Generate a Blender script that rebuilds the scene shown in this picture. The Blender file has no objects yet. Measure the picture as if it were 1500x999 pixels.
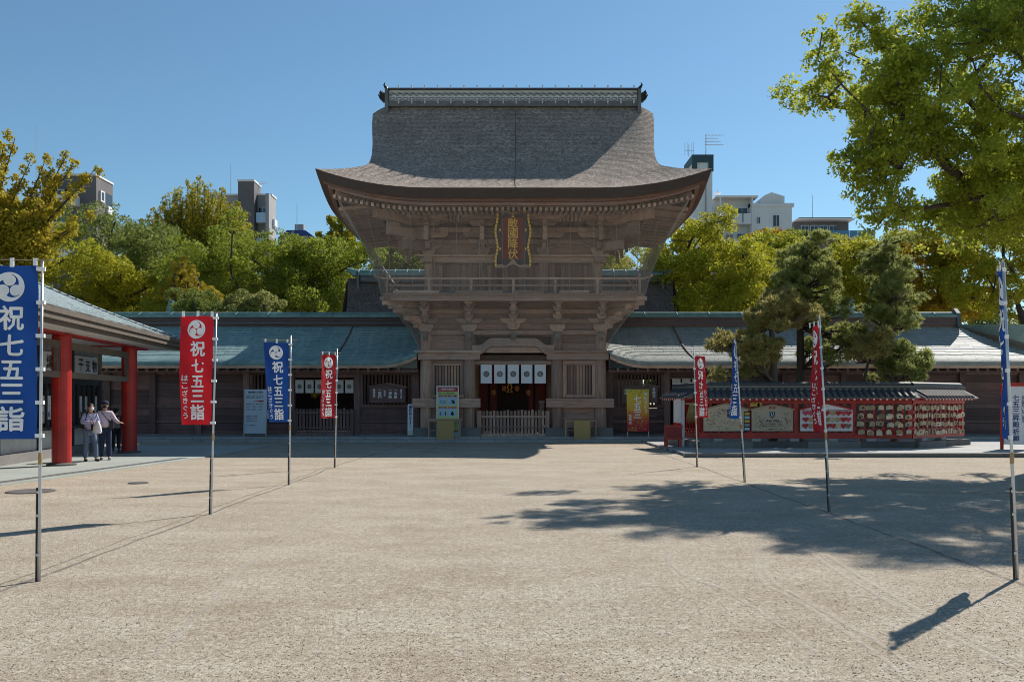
import bpy, math, random
import numpy as np
from mathutils import Vector, Matrix
R = math.radians
random.seed(7); rng = np.random.default_rng(7)
S = bpy.context.scene
COL = S.collection
# ---------------------------------------------------------------- camera
FPX = 1300.0
cam_d = bpy.data.cameras.new('camera'); cam = bpy.data.objects.new('camera', cam_d); COL.objects.link(cam)
cam.location = (0, 0, 1.7); cam.rotation_euler = (R(90), 0, 0)
cam_d.sensor_width = 36; cam_d.lens = FPX/1500*36
cam_d.shift_x = 4/1500; cam_d.shift_y = 87.5/1500
cam_d.clip_start = .1; cam_d.clip_end = 5000
S.camera = cam
def P(x, y, Y): return Vector(((x-746)/FPX*Y, Y, 1.7-(y-587)/FPX*Y))
# ---------------------------------------------------------------- sky, sun, exposure
SUN = Vector((.70, .80, 1.0)); ELEV = math.atan2(1, math.hypot(.70, .80)); AZ = math.atan2(.70, .80)
w = bpy.data.worlds.new('World'); S.world = w; w.use_nodes = True
nt = w.node_tree; nt.nodes.clear()
sky = nt.nodes.new('ShaderNodeTexSky'); sky.sky_type = 'NISHITA'; sky.sun_disc = False
sky.sun_elevation = ELEV; sky.sun_rotation = AZ; sky.altitude = 0; sky.air_density = 1.0; sky.dust_density = .2; sky.ozone_density = 9.5
bg = nt.nodes.new('ShaderNodeBackground'); bg.inputs[1].default_value = .095
wo = nt.nodes.new('ShaderNodeOutputWorld')
tint = nt.nodes.new('ShaderNodeMix'); tint.data_type = 'RGBA'; tint.blend_type = 'MULTIPLY'; tint.inputs[0].default_value = 1; tint.inputs[7].default_value = (.93, .91, .72, 1)
nt.links.new(sky.outputs[0], tint.inputs[6]); nt.links.new(tint.outputs[2], bg.inputs[0]); nt.links.new(bg.outputs[0], wo.inputs[0])
ld = bpy.data.lights.new('sun', 'SUN'); ld.energy = 3.55; ld.angle = R(.5); ld.color = (1, .94, .85)
lo = bpy.data.objects.new('sun', ld); COL.objects.link(lo); lo.location = (40, 45, 60)
lo.rotation_euler = SUN.to_track_quat('Z', 'Y').to_euler()
S.view_settings.view_transform = 'Standard'; S.view_settings.look = 'None'
S.view_settings.exposure = .75; S.view_settings.gamma = 1
S.render.engine = 'CYCLES'; S.cycles.max_bounces = 6; S.cycles.transparent_max_bounces = 12
S.cycles.use_denoising = True; S.cycles.filter_width = 1.0
# ---------------------------------------------------------------- materials
def hexlin(r, g, b):
    f = lambda c: c/12.92 if c <= .04045 else ((c+.055)/1.055)**2.4
    return (f(r/255), f(g/255), f(b/255))
class NT:
    def __init__(s, name):
        s.m = bpy.data.materials.new(name); s.m.use_nodes = True; s.t = s.m.node_tree; s.n = s.t.nodes
        s.b = s.n['Principled BSDF']; s.out = s.n['Material Output']
    def new(s, t, **kw):
        n = s.n.new(t)
        for k, v in kw.items(): setattr(n, k, v)
        return n
    def link(s, a, b): s.t.links.new(a, b)
    def coord(s, scale=(1, 1, 1), kind='Object', rot=(0, 0, 0)):
        tc = s.new('ShaderNodeTexCoord'); mp = s.new('ShaderNodeMapping'); mp.inputs['Scale'].default_value = scale
        mp.inputs['Rotation'].default_value = rot
        s.link(tc.outputs[kind], mp.inputs[0]); return mp.outputs[0]
    def noise(s, co, scale, detail=4, rough=.6, dist=0):
        n = s.new('ShaderNodeTexNoise'); n.inputs['Scale'].default_value = scale; n.inputs['Detail'].default_value = detail
        n.inputs['Roughness'].default_value = rough; n.inputs['Distortion'].default_value = dist
        s.link(co, n.inputs['Vector']); return n.outputs['Fac']
    def ramp(s, f, stops):
        r = s.new('ShaderNodeValToRGB'); e = r.color_ramp.elements
        while len(e) < len(stops): e.new(.5)
        for i, (p, c) in enumerate(stops):
            e[i].position = p; e[i].color = (c[0], c[1], c[2], 1) if not isinstance(c, (int, float)) else (c, c, c, 1)
        s.link(f, r.inputs[0]); return r.outputs[0]
    def mix(s, f, a, b, mode='MIX'):
        m = s.new('ShaderNodeMix', data_type='RGBA', blend_type=mode)
        for i, v in ((0, f), (6, a), (7, b)):
            if hasattr(v, 'links'): s.link(v, m.inputs[i])
            elif i == 0: m.inputs[0].default_value = v
            else: m.inputs[i].default_value = (v[0], v[1], v[2], 1)
        return m.outputs[2]
    def math(s, op, a, b=0.):
        m = s.new('ShaderNodeMath', operation=op)
        for i, v in ((0, a), (1, b)):
            if hasattr(v, 'links'): s.link(v, m.inputs[i])
            else: m.inputs[i].default_value = v
        return m.outputs[0]
    def bump(s, h, st=.3, d=.02):
        b = s.new('ShaderNodeBump'); b.inputs['Strength'].default_value = st; b.inputs['Distance'].default_value = d
        s.link(h, b.inputs['Height']); s.link(b.outputs[0], s.b.inputs['Normal']); return b.outputs[0]
def sc(c, k): return tuple(min(1, v*k) for v in c)
M = {}
def plain(name, c, rough=.6, metal=0., var=.25, ns=3., fine=25., bump=.15, bd=.01, emit=0):
    t = NT(name); co = t.coord()
    n1 = t.noise(co, ns); n2 = t.noise(co, fine, 3)
    col = t.mix(t.ramp(n1, [(.3, 0), (.7, 1)]), sc(c, 1-var), sc(c, 1+var*.6))
    col = t.mix(t.ramp(n2, [(.35, 0), (.65, .35)]), col, sc(c, 1-var*1.5))
    t.link(col, t.b.inputs['Base Color']); t.b.inputs['Roughness'].default_value = rough; t.b.inputs['Metallic'].default_value = metal
    if bump: t.bump(n2, bump, bd)
    if emit:
        t.b.inputs['Emission Color'].default_value = (*c, 1); t.b.inputs['Emission Strength'].default_value = emit
    M[name] = t.m; return t.m
def wood(name, c, axis='z', rough=.75, var=.45, grey=None):
    t = NT(name); k = 9.; s_ = {'z': (k, k, .5), 'x': (.5, k, k), 'y': (k, .5, k)}[axis]
    co = t.coord(s_); g = t.noise(co, 2.5, 6, .65, .6)
    co2 = t.coord(); b = t.noise(co2, .8, 3); f = t.noise(co, 9, 3)
    m_ = sum(c)/3; grey = grey or tuple(.5*v+.55*m_ for v in c)
    col = t.mix(t.ramp(g, [(.32, 0), (.68, 1)]), sc(c, 1-var), sc(c, 1+var*.8))
    col = t.mix(t.ramp(b, [(.4, 0), (.65, .55)]), col, grey)
    col = t.mix(t.ramp(f, [(.55, 0), (.75, .5)]), col, sc(c, .4))
    oi = t.new('ShaderNodeObjectInfo'); col = t.mix(1., col, t.ramp(oi.outputs['Random'], [(0, (.58, .56, .56)), (.5, (.95, .95, .95)), (1, (1.3, 1.24, 1.16))]), 'MULTIPLY')
    st = t.noise(t.coord((1, 1, .35)), 1.6, 5, .7); col = t.mix(t.ramp(st, [(.52, 0), (.72, .55)]), col, sc(c, .5))
    t.link(col, t.b.inputs['Base Color']); t.b.inputs['Roughness'].default_value = rough
    t.bump(g, .45, .02); M[name] = t.m; return t.m
wood('timber', (.47, .30, .225)); wood('timber_x', (.46, .29, .22), 'x'); wood('timber_y', (.44, .28, .21), 'y')
wood('timber_pale', (.53, .355, .27), 'x'); wood('board_x', (.38, .23, .185), 'x'); wood('board_z', (.31, .19, .155), 'z')
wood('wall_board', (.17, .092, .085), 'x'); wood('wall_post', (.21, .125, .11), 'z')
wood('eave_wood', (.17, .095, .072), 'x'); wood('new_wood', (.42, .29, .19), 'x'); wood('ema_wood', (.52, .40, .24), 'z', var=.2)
wood('ema_wood_old', (.40, .28, .16), 'z', var=.25); wood('ema_wood_pale', (.62, .52, .38), 'z', var=.15)
wood('ema_board', (.50, .40, .29), 'x', var=.12); wood('brown_paint', (.14, .11, .085), 'x', var=.2)
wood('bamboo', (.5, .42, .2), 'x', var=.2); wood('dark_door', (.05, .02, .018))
plain('red_paint', (.48, .022, .016), .42, var=.4, ns=1.6, bump=.3); plain('red_deep', (.26, .012, .012), .5)
plain('stone', (.22, .21, .20), .85, ns=1.2, bump=.5, bd=.02); plain('stone_dark', (.12, .115, .11), .85, ns=1.5, bump=.5, bd=.02)
plain('white_paint', (.75, .75, .76), .5, var=.06); plain('white_cloth', (.72, .73, .75), .9, var=.05)
plain('plaster', (.62, .61, .59), .85, var=.15); plain('black', (.012, .012, .013), .5); plain('iron', (.03, .028, .026), .6, .4, bump=.4)
plain('dark_tile', (.06, .065, .072), .62, var=.35, ns=6); plain('bronze_blue', (.115, .135, .15), .6, var=.3, ns=4)
plain('ridge_grey', (.17, .165, .16), .75, var=.3, ns=4); plain('gold', (.95, .60, .10), .5, .35, var=.08, bump=.1); plain('lantern', (.75, .30, .12), .4, .6)
plain('plaque_red', (.22, .02, .015), .6); plain('plaque_dark', (.02, .024, .035), .5)
plain('yellow_board', (.44, .31, .11), .6, var=.1); plain('paper_white', (.72, .74, .78), .7, var=.04, bump=0)
plain('paper_green', (.52, .60, .22), .7, var=.05, bump=0); plain('paper_blue', (.38, .55, .72), .7, var=.05, bump=0)
plain('crimson', (.42, .012, .018), .55, var=.08); plain('ink', (.012, .012, .014), .7, var=0, bump=0); plain('ink_blue', (.02, .05, .22), .7, bump=0)
plain('info_board', (.50, .58, .64), .6, var=.06); plain('steel_pole', (.62, .62, .64), .35, .55, var=.15); plain('rod', (.05, .045, .04), .6, .5)
plain('tan_tie', (.45, .30, .14), .8); plain('concrete', (.36, .36, .37), .9, var=.15, ns=.3, fine=4); plain('tile_grey', (.15, .14, .145), .8, var=.2, ns=.4, fine=6)
plain('tower_white', (.68, .70, .73), .8, var=.08, ns=.3, fine=4); plain('teal', (.03, .075, .10), .6); plain('blue_roof', (.01, .04, .22), .5)
plain('skin', (.55, .34, .24), .55, var=.08); plain('hair', (.015, .012, .012), .6); plain('denim', (.13, .18, .27), .9, fine=60); plain('denim_dark', (.02, .03, .07), .9)
plain('shirt_blue', (.38, .42, .62), .9, var=.1); plain('shirt_pink', (.60, .50, .58), .9, var=.1); plain('bag_black', (.015, .015, .02), .6)
plain('grey_cloth', (.3, .3, .32), .9); plain('yellow_gold', (.6, .42, .06), .6); plain('shop_dark', (.045, .045, .05), .6); plain('shop_panel', (.33, .34, .36), .7)
plain('sand_light', (.44, .37, .30), .95, var=.15, ns=5, fine=60)
plain('cord', (.36, .32, .29), .9); plain('straw', (.38, .27, .11), .9, fine=80); plain('pink_fill', (.55, .06, .10), .6)
plain('noren_cloth', (.60, .56, .50), .9, var=.06)
def glassy(name, c):
    t = NT(name); t.b.inputs['Base Color'].default_value = (*c, 1); t.b.inputs['Roughness'].default_value = .08
    t.b.inputs['Specular IOR Level'].default_value = .9; M[name] = t.m
glassy('window_dark', (.02, .025, .03)); glassy('glass_blue', (.05, .16, .26))
def flagmat(name, c):
    t = NT(name); co = t.coord(); n = t.noise(co, 2.5, 3); f = t.noise(co, 160, 2)
    col = t.mix(t.ramp(n, [(.3, 0), (.7, 1)]), sc(c, .85), sc(c, 1.1)); t.link(col, t.b.inputs['Base Color']); t.b.inputs['Roughness'].default_value = .75
    tr = t.new('ShaderNodeBsdfTranslucent'); t.link(col, tr.inputs[0]); mx = t.new('ShaderNodeMixShader'); mx.inputs[0].default_value = 0 if 'white' in name else .22
    t.link(t.b.outputs[0], mx.inputs[1]); t.link(tr.outputs[0], mx.inputs[2]); t.link(mx.outputs[0], t.out.inputs[0]); t.bump(n, .2, .02); M[name] = t.m
flagmat('flag_blue', (.004, .052, .25)); flagmat('flag_red', (.46, .006, .014)); flagmat('flag_white', (.9, .9, .9))
# autumn banner: green/gold top to crimson foot printed on the cloth
t = NT('autumn_print'); tc = t.new('ShaderNodeTexCoord'); sp = t.new('ShaderNodeSeparateXYZ'); t.link(tc.outputs['Object'], sp.inputs[0])
n = t.noise(tc.outputs['Object'], 3.5, 3); zz = t.math('ADD', t.math('DIVIDE', sp.outputs['Z'], 2.0), t.math('MULTIPLY', t.math('SUBTRACT', n, .5), .5))
t.link(t.ramp(zz, [(.1, (.45, .015, .03)), (.33, (.62, .16, .03)), (.5, (.72, .40, .03)), (.82, (.62, .48, .04)), (.98, (.32, .5, .04))]), t.b.inputs['Base Color']); t.b.inputs['Roughness'].default_value = .6; M['autumn_print'] = t.m
# thatch of bark
def thatch(name, c):
    t = NT(name); co = t.coord((1, 1, 1)); a = t.noise(co, 9, 5, .8); b = t.noise(co, 1.1, 4); cst = t.noise(t.coord((5, 5, 22)), 3, 3)
    rows = t.new('ShaderNodeTexWave', wave_type='BANDS', bands_direction='Z'); rows.inputs['Scale'].default_value = 4; rows.inputs['Distortion'].default_value = 2.5; rows.inputs['Detail'].default_value = 2
    t.link(co, rows.inputs[0])
    col = t.mix(t.ramp(a, [(.40, 0), (.58, 1)]), sc(c, .42), sc(c, 1.45)); col = t.mix(t.ramp(b, [(.4, 0), (.68, .5)]), col, sc(c, .55))
    col = t.mix(t.ramp(rows.outputs['Fac'], [(.2, .3), (.6, 0)]), col, sc(c, .45)); moss = t.noise(co, 2.3, 5, .7); col = t.mix(t.ramp(moss, [(.55, 0), (.72, .5)]), col, (.16, .135, .07)); pch = t.noise(t.coord((.5, .5, 1)), 1.4, 5, .75); col = t.mix(t.ramp(pch, [(.5, 0), (.7, .45)]), col, sc(c, .45))
    t.link(col, t.b.inputs['Base Color']); t.b.inputs['Roughness'].default_value = .95
    h = t.math('ADD', t.math('ADD', a, t.math('MULTIPLY', cst, .7)), t.math('MULTIPLY', rows.outputs['Fac'], .35)); t.bump(h, 1.0, .09); M[name] = t.m
thatch('thatch', (.48, .39, .325)); thatch('thatch_old', (.20, .15, .125))
t = NT('thatch_edge'); co = t.coord((1, 1, 14)); a = t.noise(co, 3, 5, .7); b = t.noise(t.coord(), 1.5, 3)
t.link(t.mix(t.ramp(b, [(.4, 0), (.7, .6)]), t.mix(a, (.04, .026, .022), (.125, .085, .07)), (.09, .07, .062)), t.b.inputs['Base Color']); t.b.inputs['Roughness'].default_value = .9; t.bump(a, .6, .03); M['thatch_edge'] = t.m
# copper sheet roofs
def copper(name, c1, c2, dark):
    t = NT(name); co = t.coord(); n = t.noise(co, .55, 5, .7); f = t.noise(t.coord((.6, 6, 6)), 3, 5, .7); d = t.noise(t.coord((2.5, .25, .25)), 1.5, 4)
    col = t.mix(t.ramp(n, [(.35, 0), (.65, 1)]), c1, c2); col = t.mix(t.ramp(f, [(.42, 0), (.7, .75)]), col, dark); col = t.mix(t.ramp(d, [(.5, 0), (.75, .5)]), col, sc(c2, 1.3))
    t.link(col, t.b.inputs['Base Color']); t.b.inputs['Roughness'].default_value = .62; t.bump(f, .35, .02); M[name] = t.m
copper('copper', (.17, .30, .31), (.27, .39, .38), (.11, .15, .17)); copper('copper_pale', (.25, .28, .26), (.34, .36, .34), (.16, .165, .15)); copper('copper_ridge', (.12, .24, .23), (.2, .34, .33), (.06, .09, .09))  # left corridor's copper has the blue of its shade put into the colour
copper('copper_shop', (.27, .34, .36), (.36, .43, .45), (.14, .18, .19))
# sandy ground
t = NT('ground_sand'); co = t.coord(); gr = t.noise(co, 70, 3, .8); g2 = t.noise(co, 17, 5, .8); pt = t.noise(t.coord((.7, 1.1, 1)), .9, 6, .72); big = t.noise(co, .10, 3); spk = t.noise(co, 44, 3, .9)
fl = t.noise(t.coord((1, 1.3, 1), rot=(0, 0, .5)), 2.2, 6, .75, .6)
base = t.mix(t.ramp(pt, [(.36, 0), (.62, 1)]), (.37, .30, .215), (.50, .435, .345))
base = t.mix(t.ramp(fl, [(.56, 0), (.68, .7)]), base, (.56, .51, .43))
base = t.mix(t.ramp(big, [(.35, 0), (.65, .5)]), base, (.41, .36, .295))
base = t.mix(t.ramp(g2, [(.36, .6), (.5, 0)]), base, (.25, .19, .135))
dens = t.ramp(pt, [(.35, 1), (.65, .45)])
base = t.mix(1., base, t.ramp(gr, [(.28, .25), (.44, .8), (.56, 1.12), (.72, 1.7)]), 'MULTIPLY')
base = t.mix(t.math('MULTIPLY', t.ramp(spk, [(.30, .8), (.42, 0)]), dens), base, (.15, .115, .085))
g3 = t.noise(co, 24, 3, .85); base = t.mix(1., base, t.ramp(g3, [(.30, .45), (.45, .9), (.56, 1.08), (.70, 1.45)]), 'MULTIPLY'); mid = t.noise(co, 8, 5, .8); base = t.mix(t.ramp(mid, [(.55, 0), (.68, .65)]), base, (.62, .565, .48)); base = t.mix(t.ramp(mid, [(.32, .6), (.45, 0)]), base, (.26, .20, .14))
t.link(base, t.b.inputs['Base Color']); t.b.inputs['Roughness'].default_value = .97; t.b.inputs['Specular IOR Level'].default_value = .2
t.bump(t.math('ADD', gr, g2), .6, .02); M['sand'] = t.m
t = NT('paving'); co = t.coord(); br = t.new('ShaderNodeTexBrick'); br.inputs['Scale'].default_value = 1; t.link(co, br.inputs[0])
for k, v in (('Color1', (.36, .36, .35, 1)), ('Color2', (.43, .43, .42, 1)), ('Mortar', (.2, .195, .19, 1))): br.inputs[k].default_value = v
br.inputs['Brick Width'].default_value = 1.2; br.inputs['Row Height'].default_value = .6; br.inputs['Mortar Size'].default_value = .012
nn = t.noise(co, 3, 5); t.link(t.mix(t.ramp(nn, [(.3, .4), (.6, 0)]), br.outputs[0], (.17, .165, .155)), t.b.inputs['Base Color']); t.b.inputs['Roughness'].default_value = .85; t.bump(nn, .3, .02); M['paving'] = t.m
plain('shop_paving', (.36, .39, .36), .8, var=.15, ns=.9, fine=30)
def leafmat(name, a, b, c3=None, tr=.5, ns=.5):
    t = NT(name); co = t.coord(); n = t.noise(co, ns, 3); f = t.noise(co, 7, 2)
    col = t.mix(t.ramp(n, [(.35, 0), (.65, 1)]), a, b); col = t.mix(t.ramp(f, [(.3, 0), (.75, .8)]), col, c3 or sc(b, 1.3))
    t.link(col, t.b.inputs['Base Color']); t.b.inputs['Roughness'].default_value = .5; t.b.inputs['Specular IOR Level'].default_value = .12
    tl = t.new('ShaderNodeBsdfTranslucent'); t.link(t.mix(.5, col, sc(c3 or b, 1.6)), tl.inputs[0]); mx = t.new('ShaderNodeMixShader'); mx.inputs[0].default_value = tr
    t.link(t.b.outputs[0], mx.inputs[1]); t.link(tl.outputs[0], mx.inputs[2]); t.link(mx.outputs[0], t.out.inputs[0]); M[name] = t.m
leafmat('leaf_camphor', (.065, .12, .022), (.15, .20, .026), (.32, .35, .04), .42); leafmat('leaf_dark', (.055, .095, .022), (.115, .155, .032), (.27, .30, .07), .4)
leafmat('leaf_lime', (.14, .175, .02), (.27, .285, .024), (.45, .42, .035), .45); leafmat('leaf_ginkgo', (.34, .24, .018), (.48, .32, .02), (.36, .32, .04))
leafmat('leaf_spire', (.15, .18, .025), (.26, .26, .025), (.38, .31, .03)); leafmat('leaf_orange', (.20, .17, .02), (.32, .25, .02), (.44, .29, .03), .42)
leafmat('leaf_rust', (.25, .09, .02), (.3, .15, .02), (.35, .2, .03)); leafmat('leaf_pale', (.15, .18, .05), (.2, .22, .07), (.3, .3, .1))
leafmat('needle', (.115, .165, .05), (.20, .25, .075), (.38, .39, .13), .42); leafmat('needle_brown', (.19, .20, .065), (.29, .26, .085), (.42, .36, .14), .4)
leafmat('leaf_near', (.075, .15, .03), (.17, .245, .03), (.44, .45, .05), .55, .45)
wood('bark', (.07, .052, .042), 'z'); wood('bark_grey', (.12, .10, .085), 'z')
# bird netting: a fine mesh of cord that one mostly sees through
for nm, lo_, hi in (('netting', .15, .27), ('netting_dense', .42, .72)):
    t = NT(nm); tr = t.new('ShaderNodeBsdfTransparent'); mx = t.new('ShaderNodeMixShader'); t.b.inputs['Base Color'].default_value = (.44, .36, .31, 1); t.b.inputs['Roughness'].default_value = .9
    nn = t.noise(t.coord((4, 1, .5)), 1.2, 3); t.link(t.ramp(nn, [(.3, lo_), (.7, hi)]), mx.inputs[0]); t.link(tr.outputs[0], mx.inputs[1]); t.link(t.b.outputs[0], mx.inputs[2]); t.link(mx.outputs[0], t.out.inputs[0]); M[nm] = t.m
# ---------------------------------------------------------------- helpers
class MB:
    def __init__(s): s.v = []; s.f = []
    def add(s, vs, fs):
        o = len(s.v); s.v += [tuple(v) for v in vs]; s.f += [tuple(i+o for i in f) for f in fs]; return s
    def box(s, x0, x1, y0, y1, z0, z1):
        return s.add([(x, y, z) for x in (x0, x1) for y in (y0, y1) for z in (z0, z1)],
                     [(0, 1, 3, 2), (4, 6, 7, 5), (0, 4, 5, 1), (2, 3, 7, 6), (0, 2, 6, 4), (1, 5, 7, 3)])
    def cbox(s, c, sz, rz=0, rx=0, ry=0):
        m = Matrix.Rotation(rz, 3, 'Z') @ Matrix.Rotation(ry, 3, 'Y') @ Matrix.Rotation(rx, 3, 'X'); c = Vector(c)
        vs = [c + m @ Vector((x*sz[0]/2, y*sz[1]/2, z*sz[2]/2)) for x in (-1, 1) for y in (-1, 1) for z in (-1, 1)]
        return s.add(vs, [(0, 1, 3, 2), (4, 6, 7, 5), (0, 4, 5, 1), (2, 3, 7, 6), (0, 2, 6, 4), (1, 5, 7, 3)])
    def beam(s, a, b, wd, ht):       # box between two points, width wd, height ht
        a = Vector(a); b = Vector(b); d = (b-a).normalized(); sd = d.cross(Vector((0, 0, 1)))
        sd = (sd.normalized() if sd.length > 1e-4 else Vector((1, 0, 0)))*wd/2; up = sd.cross(d).normalized()*ht/2
        vs = [p+i*sd+j*up for p in (a, b) for i in (-1, 1) for j in (-1, 1)]
        return s.add(vs, [(0, 1, 3, 2), (4, 6, 7, 5), (0, 4, 5, 1), (2, 3, 7, 6), (0, 2, 6, 4), (1, 5, 7, 3)])
    def tube(s, pts, rad, n=8, caps=True):
        pts = [Vector(p) for p in pts]; rad = rad if isinstance(rad, (list, tuple)) else [rad]*len(pts); vs = []; N = len(pts)
        prev = None
        for i, p in enumerate(pts):
            d = (pts[min(i+1, N-1)]-pts[max(i-1, 0)]).normalized()
            a = (prev - d*prev.dot(d)) if prev is not None else d.orthogonal()
            a = (a if a.length > 1e-4 else d.orthogonal()).normalized(); prev = a; b = d.cross(a)
            vs += [p+rad[i]*(math.cos(2*math.pi*k/n)*a+math.sin(2*math.pi*k/n)*b) for k in range(n)]
        fs = [(i*n+k, i*n+(k+1) % n, (i+1)*n+(k+1) % n, (i+1)*n+k) for i in range(N-1) for k in range(n)]
        if caps: fs += [tuple(range(n-1, -1, -1)), tuple((N-1)*n+k for k in range(n))]
        return s.add(vs, fs)
    def lathe(s, prof, c=(0, 0, 0), n=12):
        vs = [(c[0]+r*math.cos(2*math.pi*k/n), c[1]+r*math.sin(2*math.pi*k/n), c[2]+z) for r, z in prof for k in range(n)]
        fs = [(i*n+k, i*n+(k+1) % n, (i+1)*n+(k+1) % n, (i+1)*n+k) for i in range(len(prof)-1) for k in range(n)]
        fs += [tuple(range(n-1, -1, -1)), tuple((len(prof)-1)*n+k for k in range(n))]; return s.add(vs, fs)
    def prism(s, poly, ax, a0, a1):   # polygon in the plane normal to axis ax, extruded from a0 to a1
        n = len(poly)
        def pt(p, a): return {'x': (a, p[0], p[1]), 'y': (p[0], a, p[1]), 'z': (p[0], p[1], a)}[ax]
        return s.add([pt(p, a0) for p in poly]+[pt(p, a1) for p in poly],
                     [tuple(range(n)), tuple(range(2*n-1, n-1, -1))]+[(i, i+n, (i+1) % n+n, (i+1) % n) for i in range(n)])
    def grid(s, fn, nu, nv):
        vs = [fn(i/nu, j/nv) for i in range(nu+1) for j in range(nv+1)]
        return s.add(vs, [(i*(nv+1)+j, (i+1)*(nv+1)+j, (i+1)*(nv+1)+j+1, i*(nv+1)+j+1) for i in range(nu) for j in range(nv)])
    def mesh(s, name, mat, smooth=False):
        me = bpy.data.meshes.new(name); me.from_pydata(s.v, [], s.f); me.materials.append(M[mat])
        if smooth: me.shade_smooth()
        return me
    def build(s, name, mat, parent=None, smooth=False, **kw):
        return place(name, s.mesh(name, mat, smooth), parent, **kw)
def place(name, me, parent=None, loc=(0, 0, 0), rot=(0, 0, 0), scale=None, label=None, cat=None, group=None, kind=None):
    o = bpy.data.objects.new(name, me); COL.objects.link(o); o.parent = parent; o.location = loc; o.rotation_euler = rot
    if scale: o.scale = scale
    if label: o['label'] = label
    if cat: o['category'] = cat
    if group: o['group'] = group
    if kind: o['kind'] = kind
    return o
def thing(name, label, cat, loc=(0, 0, 0), rz=0, group=None):
    return place(name, None, None, loc, (0, 0, rz), None, label, cat, group)
def copytree(o, parent=None):
    c = o.copy(); COL.objects.link(c); c.parent = parent
    for ch in [k for k in bpy.data.objects if k.parent == o]: copytree(ch, c)
    return c
def B(name, mat, parent, x0, x1, y0, y1, z0, z1, **kw): return MB().box(x0, x1, y0, y1, z0, z1).build(name, mat, parent, **kw)
_gl = {}
def glyph(ch, bold=.0):
    k = (ch, bold)
    if k not in _gl:
        cu = bpy.data.curves.new('g', 'FONT'); cu.body = ch; cu.size = 1; cu.offset = bold; cu.resolution_u = 2
        ob = bpy.data.objects.new('g', cu); me = bpy.data.meshes.new_from_object(ob)
        v = np.array([tuple(x.co)[:2] for x in me.vertices]) if len(me.vertices) else np.zeros((0, 2)); f = [tuple(p.vertices) for p in me.polygons]
        bpy.data.objects.remove(ob); bpy.data.curves.remove(cu); bpy.data.meshes.remove(me)
        if len(v):
            lo_, hi = v.min(0), v.max(0); v = v-(lo_+hi)/2; v = v/max((hi-lo_).max(), .55 if ord(ch) > 255 else .7)
        _gl[k] = (v, f)
    return _gl[k]
def text2d(mb, s_, u, v, size, fn, vertical=True, gap=1.12, bold=.012, sx=1.):
    """characters with cell size `size`; fn(u, v) -> point; u to the right, v down"""
    for ch in s_:
        gv, gf = glyph(ch, bold)
        if len(gv): mb.add([fn(u+p[0]*size*sx, v-p[1]*size) for p in gv], gf)
        if vertical: v += size*gap
        else: u += size*gap*sx
def heavy2d(mb, s_, u, v, size, fn, vertical=True, gap=1.12, h=.016, sx=1., wd=.0005):
    for i, (a, b) in enumerate(((0, 0), (h, 0), (-h, 0), (0, h), (0, -h))):
        text2d(mb, s_, u+a*size, v+b*size, size, lambda p, q, i=i: fn(p, q, i*wd), vertical, gap, 0, sx)
def disc2d(mb, cu, cv, r, fn, n=24, ru=None):
    ru = ru or r
    mb.add([fn(cu+ru*math.cos(2*math.pi*k/n), cv+r*math.sin(2*math.pi*k/n)) for k in range(n)], [tuple(range(n))])
def rect2d(mb, u0, u1, v0, v1, fn): mb.add([fn(u0, v0), fn(u1, v0), fn(u1, v1), fn(u0, v1)], [(0, 1, 2, 3)])
def quads(name, P4, mat, parent=None, **kw):       # P4: (N,4,3) numpy array -> one mesh of quads
    N = len(P4); me = bpy.data.meshes.new(name); me.vertices.add(N*4); me.vertices.foreach_set('co', P4.reshape(-1).astype(np.float32))
    me.loops.add(N*4); me.loops.foreach_set('vertex_index', np.arange(N*4, dtype=np.int32)); me.polygons.add(N)
    me.polygons.foreach_set('loop_start', np.arange(0, N*4, 4, dtype=np.int32)); me.materials.append(M[mat]); me.update(calc_edges=True)
    return place(name, me, parent, **kw)
#==STRUCTURE==
# ================================================================ the ground
MB().box(-900, 900, -60, 1500, -.5, 0).build('ground', 'sand', kind='structure')
B('stone_step', 'paving', None, -24, 30, 36.2, 60, .004, .10, kind='structure')
B('stone_terrace', 'paving', None, -24, 30, 37.0, 60, .104, .19, kind='structure')
MB().prism([(-10.15, 17.7), (-9.1, 26.4), (-9.0, 33), (-24, 33), (-24, 17)], 'z', .0, .03).build('shop_pavement', 'shop_paving', kind='structure')
MB().prism([(-10.35, 17.75), (-9.38, 25.9), (-9.62, 25.95), (-10.62, 17.75)], 'z', .03, .036).build('drain_strip', 'stone_dark', kind='structure')
# kerbed pavement round the votive rack
k = MB().box(5.4, 30, 26.75, 36.2, .0, .085); k.build('rack_pavement', 'paving', kind='structure')
kr = random.Random(3); x = 5.3
kerb = MB().box(5.25, 29.9, 26.64, 26.745, 0, .07).build('kerb', 'stone', kind='structure')
me = MB().box(0, 1, 0, .16, 0, .06).mesh('kerb_stone', 'stone')
while x < 29.5:
    L = kr.uniform(.75, 1.15); place('kerb_stone', me, kerb, (x, 26.6+kr.uniform(-.008, .008), .072), scale=(L-.015, 1, 1)); x += L
t = NT('seam_sand'); nn = t.noise(t.coord(), 6, 6, .8); tr = t.new('ShaderNodeBsdfTransparent'); mx = t.new('ShaderNodeMixShader'); t.link(t.ramp(nn, [(.38, .1), (.6, .85)]), mx.inputs[0]); t.b.inputs['Base Color'].default_value = (.21, .185, .16, 1); t.b.inputs['Roughness'].default_value = 1
t.link(tr.outputs[0], mx.inputs[1]); t.link(t.b.outputs[0], mx.inputs[2]); t.link(mx.outputs[0], t.out.inputs[0]); M['seam_sand'] = t.m
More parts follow.
